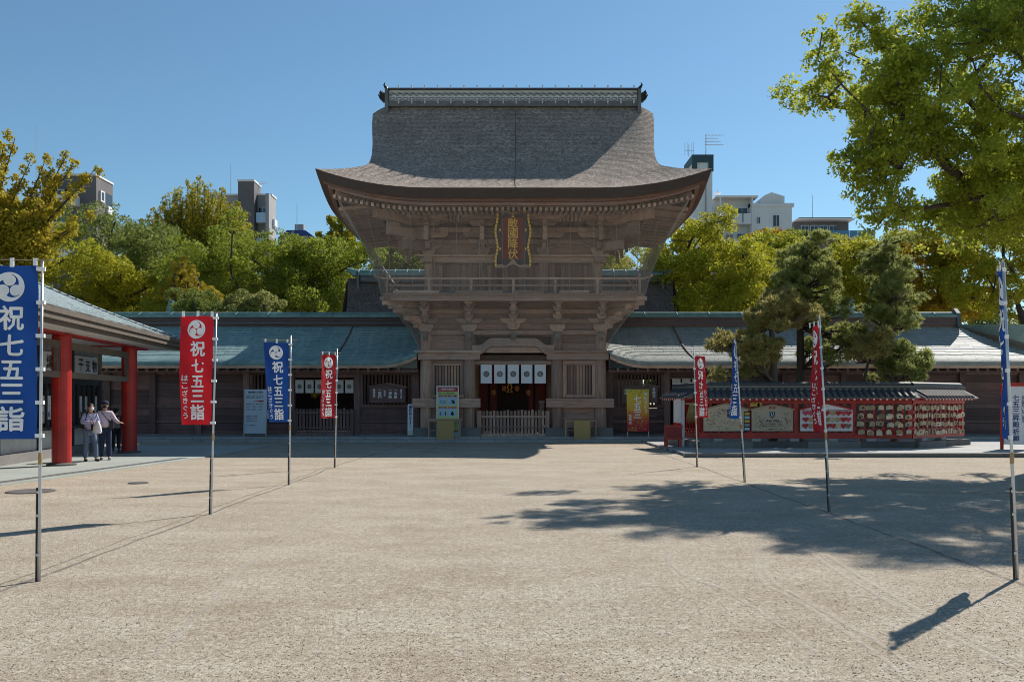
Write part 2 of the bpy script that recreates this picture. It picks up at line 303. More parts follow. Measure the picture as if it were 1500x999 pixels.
# thin dark drainage seams running beside the two rows of banners
def seam(name, pts, w, mat='seam_sand', z=.004, jit=.03):
    rr = random.Random(5); mb = MB(); vs = []
    P_ = []
    for a, b in zip(pts[:-1], pts[1:]):
        a = Vector(a); b = Vector(b); n = max(2, int((b-a).length/.5))
        P_ += [a.lerp(b, i/n) for i in range(n)]
    P_.append(Vector(pts[-1]))
    for i, p in enumerate(P_):
        d = (P_[min(i+1, len(P_)-1)]-P_[max(i-1, 0)]).normalized(); nrm = Vector((-d.y, d.x)); ww = w*(.6+.7*rr.random())/2; o = rr.uniform(-jit, jit)
        vs += [(*(p+nrm*(o+ww)), z), (*(p+nrm*(o-ww)), z)]
    mb.add(vs, [(2*i, 2*i+1, 2*i+3, 2*i+2) for i in range(len(P_)-1)])
    return mb.build(name, mat, kind='structure')
seam('drain_seam', [(-4.55, 6.2), (-4.5, 14), (-4.5, 24), (-3.9, 35.9)], .05)
seam('drain_seam', [(-4.72, 6.2), (-4.68, 14), (-4.66, 24)], .025)
seam('drain_seam', [(4.78, 7.6), (4.85, 16), (4.9, 25), (4.7, 35.9)], .05)
for nm, x_, y_, r_ in (('manhole_cover', -8.95, 16.6, .42), ('manhole_cover', -7.65, 18.3, .2)):
    m = MB().lathe([(r_, 0), (r_, .012), (r_*.9, .02)], (0, 0, 0), 28); o = m.build(nm, 'stone_dark', loc=(x_, y_, .004))
    o['label'] = ('large round iron manhole cover beside the nearest blue banner pole' if r_ > .3 else 'small round iron cover in the sand left of the tall red banner'); o['category'] = 'manhole cover'
# loose pebbles on the court, thickest near the camera
def pebbles(n, y0, y1, k):
    y = y0+(y1-y0)*rng.random(n)**1.3; x = (rng.random(n)*1.3-.65)*y; r_ = k*(.5+rng.random(n)); V = []; base = np.array([(1, 0, 0), (0, 1, 0), (-1, 0, 0), (0, -1, 0), (0, 0, .6), (.1, .1, -.2)])
    v = base[None]*r_[:, None, None]*(.7+.6*rng.random((n, 6, 3))); a = rng.random(n)*6.28; ca, sa = np.cos(a)[:, None], np.sin(a)[:, None]
    vx = v[:, :, 0]*ca-v[:, :, 1]*sa+x[:, None]; vy = v[:, :, 0]*sa+v[:, :, 1]*ca+y[:, None]; co = np.stack([vx, vy, v[:, :, 2]+.002], 2).reshape(-1, 3)
    f = np.array([(0, 1, 4), (1, 2, 4), (2, 3, 4), (3, 0, 4), (1, 0, 5), (2, 1, 5), (3, 2, 5), (0, 3, 5)]); F = (f[None]+np.arange(n)[:, None, None]*6).reshape(-1)
    me = bpy.data.meshes.new('pebbles'); me.vertices.add(len(co)); me.vertices.foreach_set('co', co.reshape(-1).astype(np.float32)); me.loops.add(len(F)); me.loops.foreach_set('vertex_index', F.astype(np.int32)); me.polygons.add(len(F)//3); me.polygons.foreach_set('loop_start', np.arange(0, len(F), 3, dtype=np.int32)); me.materials.append(M['pebble']); me.update(calc_edges=True); return me
t = NT('pebble'); t.link(t.ramp(t.noise(t.coord(), 9, 2), [(.3, (.20, .165, .13)), (.5, (.42, .36, .29)), (.7, (.66, .60, .52))]), t.b.inputs['Base Color']); t.b.inputs['Roughness'].default_value = .9; M['pebble'] = t.m
place('pebbles', pebbles(30000, 4.5, 15, .005), None, kind='stuff')
# tyre marks curving over the sand: pale compacted sand, patchy
t = NT('track_sand'); nn = t.noise(t.coord((1, 1, 1)), 22, 5, .8); tr = t.new('ShaderNodeBsdfTransparent'); mx = t.new('ShaderNodeMixShader'); t.link(t.ramp(nn, [(.35, 0), (.65, .5)]), mx.inputs[0]); t.b.inputs['Base Color'].default_value = (.60, .55, .48, 1); t.b.inputs['Roughness'].default_value = 1
t.link(tr.outputs[0], mx.inputs[1]); t.link(t.b.outputs[0], mx.inputs[2]); t.link(mx.outputs[0], t.out.inputs[0]); M['track_sand'] = t.m
def gp(px, py): Y = 1.7*FPX/(py-587); return ((px-746)/FPX*Y, Y)
for pts_ in ([(1185, 803), (1140, 797), (1112, 806), (1107, 835), (1122, 858), (1170, 880), (1240, 925), (1320, 985)], [(1195, 808), (1150, 803), (1124, 812), (1121, 838), (1140, 858), (1190, 885), (1270, 930), (1350, 985)],
             [(985, 803), (978, 822), (1000, 842), (1060, 862), (1120, 900), (1200, 960)], [(1190, 812), (1230, 840), (1300, 880), (1400, 935), (1500, 985)], [(1210, 812), (1255, 842), (1330, 885), (1430, 940), (1540, 990)], [(640, 655), (560, 690), (470, 745), (360, 830), (230, 960)]):
    seam('tyre_track', [gp(*p_) for p_ in pts_], .05, 'track_sand', .005, .008)
# ================================================================ the gate (local origin: middle of its front pillar line, on the ground)
GX, GY = .17, 38.0
gate = thing('shrine_gate', 'two storey dark timber shrine gate with a vast upturned bark thatched roof', 'gate', (GX, GY, 0))
ZR, ZE, DR, WE = 15.2, 9.98, 6.0, 7.72      # ridge and eave height, run, half width of the eave
def prof(d):
    a = 1.335; dd = max(0, d-.4); c = (a*6-(ZR-ZE))/5.6**2
    return ZR-a*d+c*dd*dd
def wid(d):
    if d > 4.25: return WE-(6-d)*.985
    t_ = [(0, 6.40), (.6, 6.34), (1.2, 6.24), (2, 6.10), (3, 5.98), (3.7, 5.95), (4.25, WE-1.75*.985)]
    for (a, b), (c, e) in zip(t_[:-1], t_[1:]):
        if d <= c: return b+(e-b)*(d-a)/(c-a)
def lift(t, d):
    g = max(0, (abs(t)-.4)/.6)**2.2; return .74*g*(d/6)**1.3
def rz(t, d):
    x = abs(t)*wid(d); s_ = min(1, max(0, (x-5.3)/1.1)); s_ = s_*s_
    return prof(d)+lift(t, d)-.42*s_*max(0, 1-d/3.2)
YR = 2.5
roof = MB(); ds = [6*(i/34) for i in range(35)]; NTt = 64
for sg in (-1, 1):
    roof.grid(lambda u, v: ((2*u-1)*wid(6*v), YR+sg*6*v, rz(2*u-1, 6*v)), NTt, 40)
for sg in (-1, 1):      # side skirts
    def sk(u, v, sg=sg):
        e = 1.75*v; d = 6-e; t = 2*u-1; return (sg*(WE-e*.985), YR+t*d, prof(d)+lift(t, d))
    roof.grid(sk, 40, 10)
rf = roof.build('roof', 'thatch', gate, smooth=True)
# eave lip: profile swept round the perimeter
per = []
def perim(n=40):
    out = []
    for a in range(4):
        for i in range(n):
            t = -1+2*i/n
            if a == 0: out.append((t, WE*t, YR-6, 0, -1))
            elif a == 1: out.append((t, WE, YR+6*t, 1, 0))
            elif a == 2: out.append((t, -WE*t, YR+6, 0, 1))
            else: out.append((t, -WE, YR-6*t, -1, 0))
    return out
per = perim()
def lip(prf, name, mat, par):
    vs = []; n = len(per)
    for t, x, y, nx, ny in per:
        L = .74*max(0, (abs(t)-.4)/.6)**2.2
        for off, z in prf:
            kx = 1-off/WE*(1); ky = 1-off/6
            vs.append((x*kx, YR+(y-YR)*ky, ZE+L*(1-.10*(-z))+z))
    m = len(prf); fs = [(i*m+j, ((i+1) % n)*m+j, ((i+1) % n)*m+j+1, i*m+j+1) for i in range(n) for j in range(m-1)]
    return MB().add(vs, fs).build(name, mat, par, smooth=False)
lip([(0, 0), (.03, -.07), (.10, -.30), (.13, -.37)], 'roof_edge', 'thatch_edge', rf)
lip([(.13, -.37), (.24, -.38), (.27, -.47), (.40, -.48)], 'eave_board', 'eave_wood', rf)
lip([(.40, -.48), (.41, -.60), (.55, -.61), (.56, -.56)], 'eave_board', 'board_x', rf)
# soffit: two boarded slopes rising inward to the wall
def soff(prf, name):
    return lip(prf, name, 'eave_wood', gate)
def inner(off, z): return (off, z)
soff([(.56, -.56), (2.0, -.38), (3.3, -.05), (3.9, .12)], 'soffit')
# rafter ends under the front and side eaves, in two rows
raf = MB().box(-.055, .055, 0, 1.5, -.07, .07).mesh('rafter', 'timber_pale'); raf2 = MB().box(-.06, .06, 0, 2.4, -.07, .07).mesh('rafter', 'timber')
for k in range(-33, 34):
    x = k*.215; t = x/WE; L = .74*max(0, (abs(t)-.4)/.6)**2.2
    place('rafter', raf, gate, (x, YR-6+.62, ZE-.69+L*.94), (R(6), 0, 0))
    if abs(x) < 5.6: place('rafter', raf2, gate, (x, YR-6+1.9, ZE-.60+L*.6), (R(12), 0, 0))
for sx in (-1, 1):
    for k in range(-20, 25):
        y = YR+k*.22
        t = (y-YR)/6; L = .74*max(0, (abs(t)-.4)/.6)**2.2
        place('rafter', raf, gate, (sx*(WE-.62), y, ZE-.69+L*.94), (R(6), 0, R(90)*sx))
        if -1 < k < 99 and k % 1 == 0: place('rafter', raf2, gate, (sx*(WE-1.7), y, ZE-.62+L*.6), (R(10), 0, R(90)*sx))
    MB().beam((sx*(WE-.7), YR-6+.7, ZE-.06), (sx*3.6, .6, 9.75), .26, .34).build('hip_rafter', 'timber', gate)
    # gable: closing board, barge and skirt foot
    pts = [(YR-6*v*.713, rz(1, 6*v*.713)-.30) for v in [i/14 for i in range(15)]]
    poly = pts[::-1]+[(2*YR-y, z) for y, z in pts[1:]]
    MB().prism(poly, 'x', sx*5.72, sx*5.80).build('gable_board', 'timber', gate)
    bm = MB(); vs = []
    for y, z in poly:
        d = abs(y-YR); x = sx*wid(d)
        vs += [(x, y, z+.30), (x-sx*.03, y, z-.12), (x-sx*.5, y, z-.10)]
    bm.add(vs, [(i*3+j, (i+1)*3+j, (i+1)*3+j+1, i*3+j+1) for i in range(len(poly)-1) for j in (0, 1)])
    bm.build('barge_edge', 'thatch_edge', gate)
MB().tube([(.1, YR-6*v+(-.03), rz(.0, 6*v)+.03) for v in [i/20 for i in range(1, 21)]], .011, 6).build('conductor_cable', 'thatch_edge', gate)
# ridge: plastered crest with wave and ring tiles
rc = B('ridge', 'ridge_grey', gate, -5.66, 5.66, YR-.33, YR+.33, ZR-.17, ZR+.07)
B('ridge_plaster', 'plaster', rc, -5.62, 5.62, YR-.27, YR+.27, ZR+.07, ZR+.56)
B('ridge_coping', 'dark_tile', rc, -5.66, 5.66, YR-.40, YR+.40, ZR+.56, ZR+.63)
MB().tube([(-5.66, YR, ZR+.62), (5.66, YR, ZR+.62)], .09, 8).build('ridge_coping', 'dark_tile', rc)
def ring(a, b, r, n=14, a0=0, a1=360):
    return [(a*math.cos(R(a0+(a1-a0)*i/n)), 0, b*math.sin(R(a0+(a1-a0)*i/n))) for i in range(n+1)]
oval = MB().tube(ring(.115, .062, 0), .013, 5).mesh('ridge_tile', 'dark_tile')
wave = MB().tube([(x/10*.146, 0, .055*math.sin(x/10*math.pi)) for x in range(-10, 11)], .016, 5).tube([(x*.05, 0, .10-.05*abs(x)) for x in (-2, -1, 0, 1, 2)], .01, 5).mesh('ridge_tile', 'dark_tile')
clip = MB().box(-.03, .03, -.03, .03, -.06, .09).mesh('ridge_clip', 'plaster')
n = 38
for i in range(n):
    x = -5.47+i*10.94/(n-1)
    place('ridge_tile', oval, rc, (x, YR-.285, ZR+.17)); place('ridge_tile', wave, rc, (x, YR-.29, ZR+.37))
    if i % 2: place('ridge_clip', clip, rc, (x, YR-.345, ZR+.0)); place('ridge_clip', clip, rc, (x, YR-.38, ZR+.66))
for sx in (-1, 1):
    o = MB().box(5.64 if sx > 0 else -5.80, 5.80 if sx > 0 else -5.64, YR-.38, YR+.38, ZR-.5, ZR+.6).build('ridge_end_tile', 'ridge_grey', rc)
    hb = MB(); x0 = sx*5.72
    for yy in (-.18, .18): hb.tube([(x0, YR+yy, ZR+.58), (x0+sx*.04, YR+yy, ZR+.70), (x0+sx*.14, YR+yy, ZR+.84), (x0+sx*.08, YR+yy*1.5, ZR+.92)], [.10, .08, .045, .012], 7)
    hb.build('ridge_horn', 'black', o)
    mb = MB()
    for a in (0, 1, 2): mb.tube([(x0+sx*.1, YR-.1, ZR+.1+.14*a), (x0+sx*.3, YR-.15, ZR+.25+.14*a), (x0+sx*(.42-.06*a), YR-.15, ZR+.42+.1*a)], [.09, .06, .015], 6)
    mb.build('ridge_horn', 'black', o)
# lower storey ------------------------------------------------------
pil = MB().lathe([(.27, .55), (.262, 2), (.25, 3.44)], n=16).mesh('pillar', 'timber'); bst = MB().box(-.5, .5, -.42, .42, .19, .55).mesh('base_stone', 'stone')
for x in (-3.73, -1.87, 1.87, 3.73):
    for y in (0, 2.5, 5):
        if y and abs(x) > 3 or y == 0 or abs(x) < 3:
            place('pillar', pil, gate, (x, y, 0)); place('base_stone', bst, gate, (x+(.12 if x < -3 else -.12 if x > 3 else 0)*0, y, 0))
for sx in (-1, 1):
    x0, x1 = sorted((sx*1.40, sx*4.28))
    B('tie_beam', 'timber_x', gate, x0, x1, -.34, .10, 1.42, 1.80); B('head_beam', 'timber_x', gate, sorted((sx*1.42, sx*4.05))[0], sorted((sx*1.42, sx*4.05))[1], -.31, .18, 3.44, 3.74)
    B('head_plate', 'timber_pale', gate, sorted((sx*1.36, sx*4.20))[0], sorted((sx*1.36, sx*4.20))[1], -.42, .2, 3.742, 3.84)
    c = sx*2.82
    # framed lattice window
    wf = B('window_frame', 'timber_x', gate, c-.70, c+.70, -.10, .04, 3.27, 3.42)
    for a, b, d, e in ((-.70, .70, 1.82, 1.96), (-.70, -.54, 1.96, 3.27), (.54, .70, 1.96, 3.27)): B('window_frame', 'timber', wf, c+a, c+b, -.10, .04, d, e)
    B('window_frame', 'timber_pale', wf, c-.60, c+.60, -.135, -.105, 3.22, 3.27)
    bar = MB().cbox((0, 0, 0), (.075, .075, 1.31), R(45)).mesh('lattice_bar', 'timber')
    for i in range(8): place('lattice_bar', bar, wf, (c-.455+i*.13, -.03, 2.615))
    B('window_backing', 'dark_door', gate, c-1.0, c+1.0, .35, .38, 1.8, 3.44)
    for i in range(3): B('wall_board', 'board_x', gate, c-.72, c+.72, .0, .05, .55+i*.292, .835+i*.292)
    B('wall_board', 'board_x', gate, c-.72, c+.72, -.02, .09, .19, .545)
# side walls of the passage, of horizontal boards, outer walls too
for sx in (-1, 1):
    for i in range(9):
        B('wall_board', 'board_x', gate, sx*1.87-.04, sx*1.87+.04, .26, 2.25, .30+i*.35, .645+i*.35)
        B('wall_board', 'board_x', gate, sx*3.73-.04, sx*3.73+.04, .26, 2.25, .30+i*.35, .645+i*.35)
        B('wall_board', 'board_x', gate, sx*3.73-.04, sx*3.73+.04, 2.76, 4.75, .30+i*.35, .645+i*.35)
B('ceiling', 'board_x', gate, -3.7, 3.7, .2, 5.2, 3.9, 3.96)
B('dark_backing', 'dark_door', gate, -3.6, 3.6, .30, .34, 3.97, 5.99)  # unseen dark backing, added so no light shows between the boards
for sx in (-1, 1): B('dark_backing', 'dark_door', gate, *sorted((sx*1.95, sx*3.6)), .30, .34, .2, 1.79)
B('lintel', 'eave_wood', gate, -1.62, 1.62, -.02, .16, 3.33, 3.72)
B('lintel', 'timber_x', gate, -1.62, 1.62, -.08, -.025, 3.24, 3.40)
# rainbow beam over the passage
def rb(x): 
    a = abs(x)/1.75; s_ = max(0, min(1, (a-.52)/.30)); s_ = s_*s_*(3-2*s_); return -.30*s_
xs = [-1.75+3.5*i/40 for i in range(41)]
MB().prism([(x, 4.36+rb(x)) for x in xs]+[(x, 4.02+rb(x)*1.15) for x in xs[::-1]], 'y', -.34, -.02).build('rainbow_beam', 'timber_pale', gate, smooth=False)
MB().prism([(x, 3.99+rb(x)*1.1) for x in xs]+[(x, 3.74) for x in xs[::-1]], 'y', -.20, .0).build('transom_board', 'timber_x', gate)
# upper part of lower storey: planks and brackets carrying the balcony
for i in range(7):
    z0 = 3.86+i*.30
    for sx in (-1, 1): B('wall_board', 'board_x', gate, *sorted((sx*1.62, sx*3.7)), .0-.012*(i % 2), .06, z0, z0+.294)
    if z0 > 4.2: B('wall_board', 'board_x', gate, -1.615, 1.615, .004-.012*(i % 2), .064, z0, z0+.294)
for i, z0 in enumerate((4.52, 5.00, 5.42)):
    B('wall_beam', 'timber_x', gate, -4.0, 4.0, -.16, -.015, z0, z0+.17)
arm = [(-.5, .14), (-.44, .02), (-.3, -.06), (.0, -.08)]
def noser(L, h, wd, mat='timber_pale'):    # forward arm: y from 0 to -L with a curved nose
    return MB().prism([(.1, 0), (-L+.03, 0), (-L, -.06), (-L+.05, -h*.6), (-L+.20, -h), (.1, -h)], 'x', -wd/2, wd/2)
masu = MB().prism([(-.19, .2), (.19, .2), (.19, .09), (.12, 0), (-.12, 0), (-.19, .09)], 'y', -.17, .17).mesh('bearing_block', 'timber_pale')
def lat(L, mat): return MB().prism([(-L, .2), (L, .2), (L, .12), (L-.14, .0), (-L+.14, .0), (-L, .12)], 'y', -.08, .08).mesh('bracket_arm', mat)
lat5 = lat(.55, 'timber_pale'); lat8 = lat(.85, 'timber_pale')
for x in (-3.73, -1.87, 0, 1.87, 3.73):
    if x: 
        MB().lathe([(.24, 3.84), (.23, 4.66)], (x, 0, 0), 14).build('strut', 'timber', gate); MB().prism([(x-.33, 4.95), (x+.33, 4.95), (x+.33, 4.80), (x+.2, 4.64), (x-.2, 4.64), (x-.33, 4.80)], 'y', -.36, .1).build('bearing_block', 'timber_pale', gate)
        noser(.42, .34, .2).build('beam_nose', 'stone', gate, loc=(x, -.2, 4.60))
    else:
        MB().prism([(-.28, 5.0), (.28, 5.0), (.28, 4.86), (.16, 4.72), (-.16, 4.72), (-.28, 4.86)], 'y', -.30, .1).build('bearing_block', 'timber', gate); noser(.42, .30, .2).build('beam_nose', 'stone', gate, loc=(x, -.2, 4.58))
    for k_ in range(3):
        z = 5.02+.27*k_; L = .42+.36*k_
        noser(L, .24, .18).build('bracket_arm', 'timber_pale', gate, loc=(x, -.05, z+.2))
        place('bearing_block', masu, gate, (x, -L+.03, z+.2-.04))
    place('bracket_arm', lat5, gate, (x, -.20, 5.0))
for sx in (-1, 1):          # corner brackets splayed outward
    for k_ in range(4):
        L = .55+.48*k_; z = 4.88+.28*k_; a = (sx*3.73, 0, z)
        MB().beam((sx*3.6, .1, z), (sx*(3.73+L*.8), -L*.8, z+.03), .2, .24).build('bracket_arm', 'timber_pale', gate)
        MB().beam((sx*3.6, 0, z+.02), (sx*(3.73+L*.82), 0, z+.02), .18, .22).build('bracket_arm', 'timber_pale', gate)
        MB().cbox((sx*(3.66+L*.8), -L*.8+.05, z+.18), (.34, .34, .16), R(45)).build('bearing_block', 'timber_pale', gate)
    for yy in (1.25, 2.5, 3.75, 5):
        for k_ in range(3): MB().beam((sx*3.6, yy, 5.12+.27*k_), (sx*(4.2+.4*k_), yy, 5.12+.27*k_), .18, .22).build('bracket_arm', 'timber_pale', gate)
    B('wall_board', 'board_x', gate, *sorted((sx*3.74, sx*3.80)), .1, 5, 3.9, 5.8)
bc = MB().box(-5.28, 5.28, -1.58, -1.36, 5.80, 6.02).build('balcony_beam', 'timber_pale', gate)
for sx in (-1, 1): B('balcony_beam', 'timber_y', gate, *sorted((sx*5.26, sx*5.06)), -1.36, 6.5, 5.80, 6.02)
B('balcony_floor', 'timber_y', gate, -5.34, 5.34, -1.66, 6.6, 6.022, 6.09)
fb = MB().box(-.245, .245, 0, 1.5, 0, .02).mesh('floor_board', 'timber_y')
for i in range(21): place('floor_board', fb, gate, (-5.0+i*.5, -1.64, 6.092))
# balustrade
bal = B('balustrade', 'timber_pale', gate, -5.42, 5.42, -1.44, -1.36, 6.70, 6.78)
MB().tube([(-5.42, -1.4, 6.76), (-5.75, -1.4, 6.86)], .045, 8).build('rail_tip', 'timber_pale', bal); MB().tube([(5.42, -1.4, 6.76), (5.75, -1.4, 6.86)], .045, 8).build('rail_tip', 'timber_pale', bal)
B('rail', 'timber_pale', bal, -5.3, 5.3, -1.43, -1.37, 6.42, 6.49)
for a, b in ((-4.95, -3.05), (-2.4, -.45), (.0, 1.25), (1.9, 3.15), (3.6, 5.1)): B('rail', 'timber_pale', bal, a, b, -1.50, -1.38, 6.13, 6.24)
B('rail', 'bronze_blue', bal, -5.2, 5.2, -1.36, -1.31, 6.10, 6.22)
for i in range(7): B('rail_post', 'timber_pale', bal, -5.2+i*1.733-.05, -5.2+i*1.733+.05, -1.45, -1.355, 6.09, 6.72 if i not in (0, 6) else 6.95)
for sx in (-1, 1):
    for z in (6.72, 6.45, 6.18): B('rail', 'timber_y', bal, *sorted((sx*5.16, sx*5.24)), -1.36, 6.3, z, z+.07)
    for yy in (.5, 2.4, 4.3, 6.2): B('rail_post', 'timber', bal, *sorted((sx*5.15, sx*5.25)), yy-.05, yy+.05, 6.09, 6.72)
    MB().beam((sx*5.2, -1.25, 6.15), (sx*4.75, -1.0, 6.75), .09, .09).build('rail_brace', 'timber', bal)
# upper storey ------------------------------------------------------
UX, UY = 3.62, .22
for x in (-UX, -1.30, 1.30, UX):
    for y in (UY, 4.9): MB().lathe([(.21, 6.1), (.20, 7.62)], (x, y, 0), 14).build('pillar', 'timber', gate)
pl = MB().box(0, .225, 0, .04, 6.1, 7.6).mesh('wall_board', 'board_z')
for i in range(32):
    place('wall_board', pl, gate, (-UX+i*.2262, UY+.02+(.012 if i % 2 else 0), 0)); 
for sx in (-1, 1):
    for i in range(5): B('wall_board', 'board_z', gate, *sorted((sx*(UX-.02), sx*(UX+.03))), UY+.2+i*.92, UY+.2+i*.92+.9, 6.1, 7.6)
    B('door_frame', 'timber', gate, *sorted((sx*.95, sx*1.12)), UY-.06, UY, 6.1, 7.5)
    B('door_frame', 'timber', gate, *sorted((sx*2.05, sx*2.2)), UY-.04, UY, 6.1, 7.5); B('door_frame', 'timber', gate, *sorted((sx*3.05, sx*3.2)), UY-.04, UY, 6.1, 7.5)
B('floor_sill', 'timber_x', gate, -3.8, 3.8, UY-.22, UY, 6.095, 6.28)
B('head_beam', 'timber_pale', gate, -3.95, 3.95, UY-.16, UY+.2, 7.61, 7.86); B('head_plate', 'timber_pale', gate, -4.1, 4.1, UY-.28, UY+.25, 7.863, 7.95)
for sx in (-1, 1): B('head_beam', 'timber_y', gate, *sorted((sx*3.45, sx*3.8)), UY-.5, 5.4, 7.60, 7.85)
for i in range(6): B('wall_board', 'board_x', gate, -3.62, 3.62, UY+.02+.01*(i % 2), UY+.1, 7.952+i*.34, 8.285+i*.34)
for sx in (-1, 1):
    for i in range(6): B('wall_board', 'board_x', gate, *sorted((sx*3.6, sx*3.66)), UY+.1, 4.9, 7.952+i*.34, 8.285+i*.34)
# stepped bracket sets: 4 on the front, side ones plainer
def bset(x, y, rot=0):
    r_ = Matrix.Rotation(rot, 3, 'Z')
    def pl_(nm, me, lx, ly, z, rr=0):
        v = r_ @ Vector((lx, ly, 0)); place(nm, me, gate, (x+v.x, y+v.y, z), (0, 0, rot+rr))
    pl_('bearing_block', bigm, 0, -.02, 7.95)
    for k_ in range(3):
        z = 8.20+.42*k_; st = .42*(k_+1)
        pl_('bracket_arm', nsm[k_], 0, 0, z+.22); pl_('bracket_arm', lat8 if k_ == 1 else lat5, 0, -st+.42, z+.02)
        for dx in ((-.42, 0, .42) if k_ != 1 else (-.68, 0, .68)): pl_('bearing_block', masu, dx, -st+.42, z+.225)
    pl_('bracket_arm', lat8, 0, -1.26, 9.26)
    for dx in (-.6, 0, .6): pl_('bearing_block', masu, dx, -1.26, 9.46)
    pl_('tail_rafter', tail, 0, -.55, 8.98)
bigm = MB().prism([(-.30, .28), (.30, .28), (.30, .14), (.2, 0), (-.2, 0), (-.30, .14)], 'y', -.28, .2).mesh('bearing_block', 'timber_pale')
nsm = [noser(.46+.42*k_, .24, .17).mesh('bracket_arm', 'timber_pale') for k_ in range(3)]
tail = MB().prism([(.3, .35), (-.95, -.05), (-.98, -.62), (-.86, -.62), (-.80, -.28), (.3, .05)], 'x', -.085, .085).mesh('tail_rafter', 'timber_pale')
for x in (-3.62, -1.30, 1.30, 3.62): bset(x, UY)
for sx in (-1, 1):
    for y in (1.8, 3.4, 5.0): bset(sx*3.62, y, sx*R(90))
    for k_ in range(3):       # corner beams, big blunt noses
        L = [.95, 1.55, 2.05][k_]; z = [8.25, 8.72, 9.25][k_]
        MB().beam((sx*3.5, UY+.1, z), (sx*(3.62+L), UY-L, z+.05*k_), .30, .36).build('corner_beam', 'timber_pale', gate)
        MB().beam((sx*3.5, UY, z), (sx*(3.62+L*.9), UY, z+.02), .2, .26).build('bracket_arm', 'timber_pale', gate)
        MB().beam((sx*3.62, UY+.1, z), (sx*3.62, UY-L*.8, z+.02), .2, .26).build('bracket_arm', 'timber_pale', gate)
        MB().cbox((sx*(3.45+L), UY-L+.17, z+.28), (.4, .4, .18), R(45)).build('bearing_block', 'timber_pale', gate)
# long purlins stepping outward, and curved ribs (arched boards) between them
for k_, (yo, z) in enumerate(((.0, 8.42), (-.42, 8.86), (-.84, 9.28), (-1.26, 9.66))):
    W_ = 3.95-yo; B('purlin', 'timber_x', gate, -W_, W_, UY+yo-.09, UY+yo+.09, z, z+.19)
    for sx in (-1, 1): B('purlin', 'timber_y', gate, *sorted((sx*(3.62-yo-.09), sx*(3.62-yo+.09))), UY+yo+.1, 6.2, z, z+.19)
rib = MB()
ribp = [(-1.22, 9.70), (-1.20, 9.45), (-1.08, 9.25), (-.95, 9.15), (-.92, 9.2), (-1.02, 9.3), (-1.12, 9.48), (-1.14, 9.70)]
ribm = MB().prism([(y+UY, z+.06) for y, z in ribp], 'x', -.035, .035).mesh('curved_rib', 'timber_pale')
for x in [-2.96+.165*i for i in range(7)]+[1.97+.165*i for i in range(7)]+[-.55+.165*i for i in range(8)]: place('curved_rib', ribm, gate, (x, 0, 0))
# plaque -------------------------------------------------------------
PL = thing('name_plaque', 'black name plaque with gold wavy rim and red panel reading 敵國降伏 under the eaves', 'plaque', (GX-.02, GY-1.45, 7.22)); PL.rotation_euler = (R(9), 0, 0)
out = []
def wv(z): return .70+.045*math.cos(z*5.2)
for i in range(21): z = 2.28*i/20; out.append((wv(z-.2), z))
poly = out+[(x*-1, z) for x, z in out[::-1]]
MB().prism(poly, 'y', 0, .10).build('plaque_board', 'plaque_dark', PL)
B('plaque_panel', 'plaque_red', PL, -.44, .44, -.03, 0, .30, 2.0)
for sx in (-1, 1):
    for i in range(16):
        z = .03+i*.142; a = sx*(wv(z-.2)-.03); b = sx*(wv(z+.115-.2)-.03)
        MB().beam((a, -.04, z), (b, -.04, z+.118), .075, .08).build('gilt_scroll', 'gold', PL)
    for z in (.72, 1.48): MB().cbox((sx*.52, -.02, z), (.07, .05, .09)).build('gilt_stud', 'gold', PL)
for i in range(9):
    x = -.60+i*.15; z = 2.24-.07*math.exp(-(x/.2)**2)-.02*(1-abs(x))
    MB().cbox((x, -.04, z), (.11, .08, .07), 0, 0, R(25) if -.3 < x < 0 else R(-25) if 0 < x < .3 else 0).build('gilt_scroll', 'gold', PL)
MB().cbox((0, -.02, 2.02), (.1, .05, .06)).build('gilt_stud', 'gold', PL); MB().cbox((0, -.02, .27), (.1, .05, .06)).build('gilt_stud', 'gold', PL)
xs = [-.72+1.44*i/30 for i in range(31)]
MB().prism([(x, .10+.16*math.exp(-(x/.16)**2)-.07*abs(x)+.03*math.cos(x*12)) for x in xs]+[(x, -.02-.05*abs(x)+.10*math.exp(-(x/.2)**2)) for x in xs[::-1]], 'y', -.05, -.002).build('foot_scroll', 'timber_pale', PL)
mb = MB(); heavy2d(mb, '敵國降伏', 0, .24, .40, lambda u, v, w0=0: (u, -.04-w0, 2.0-v), gap=1.04, h=.012); mb.build('lettering', 'gold', PL)
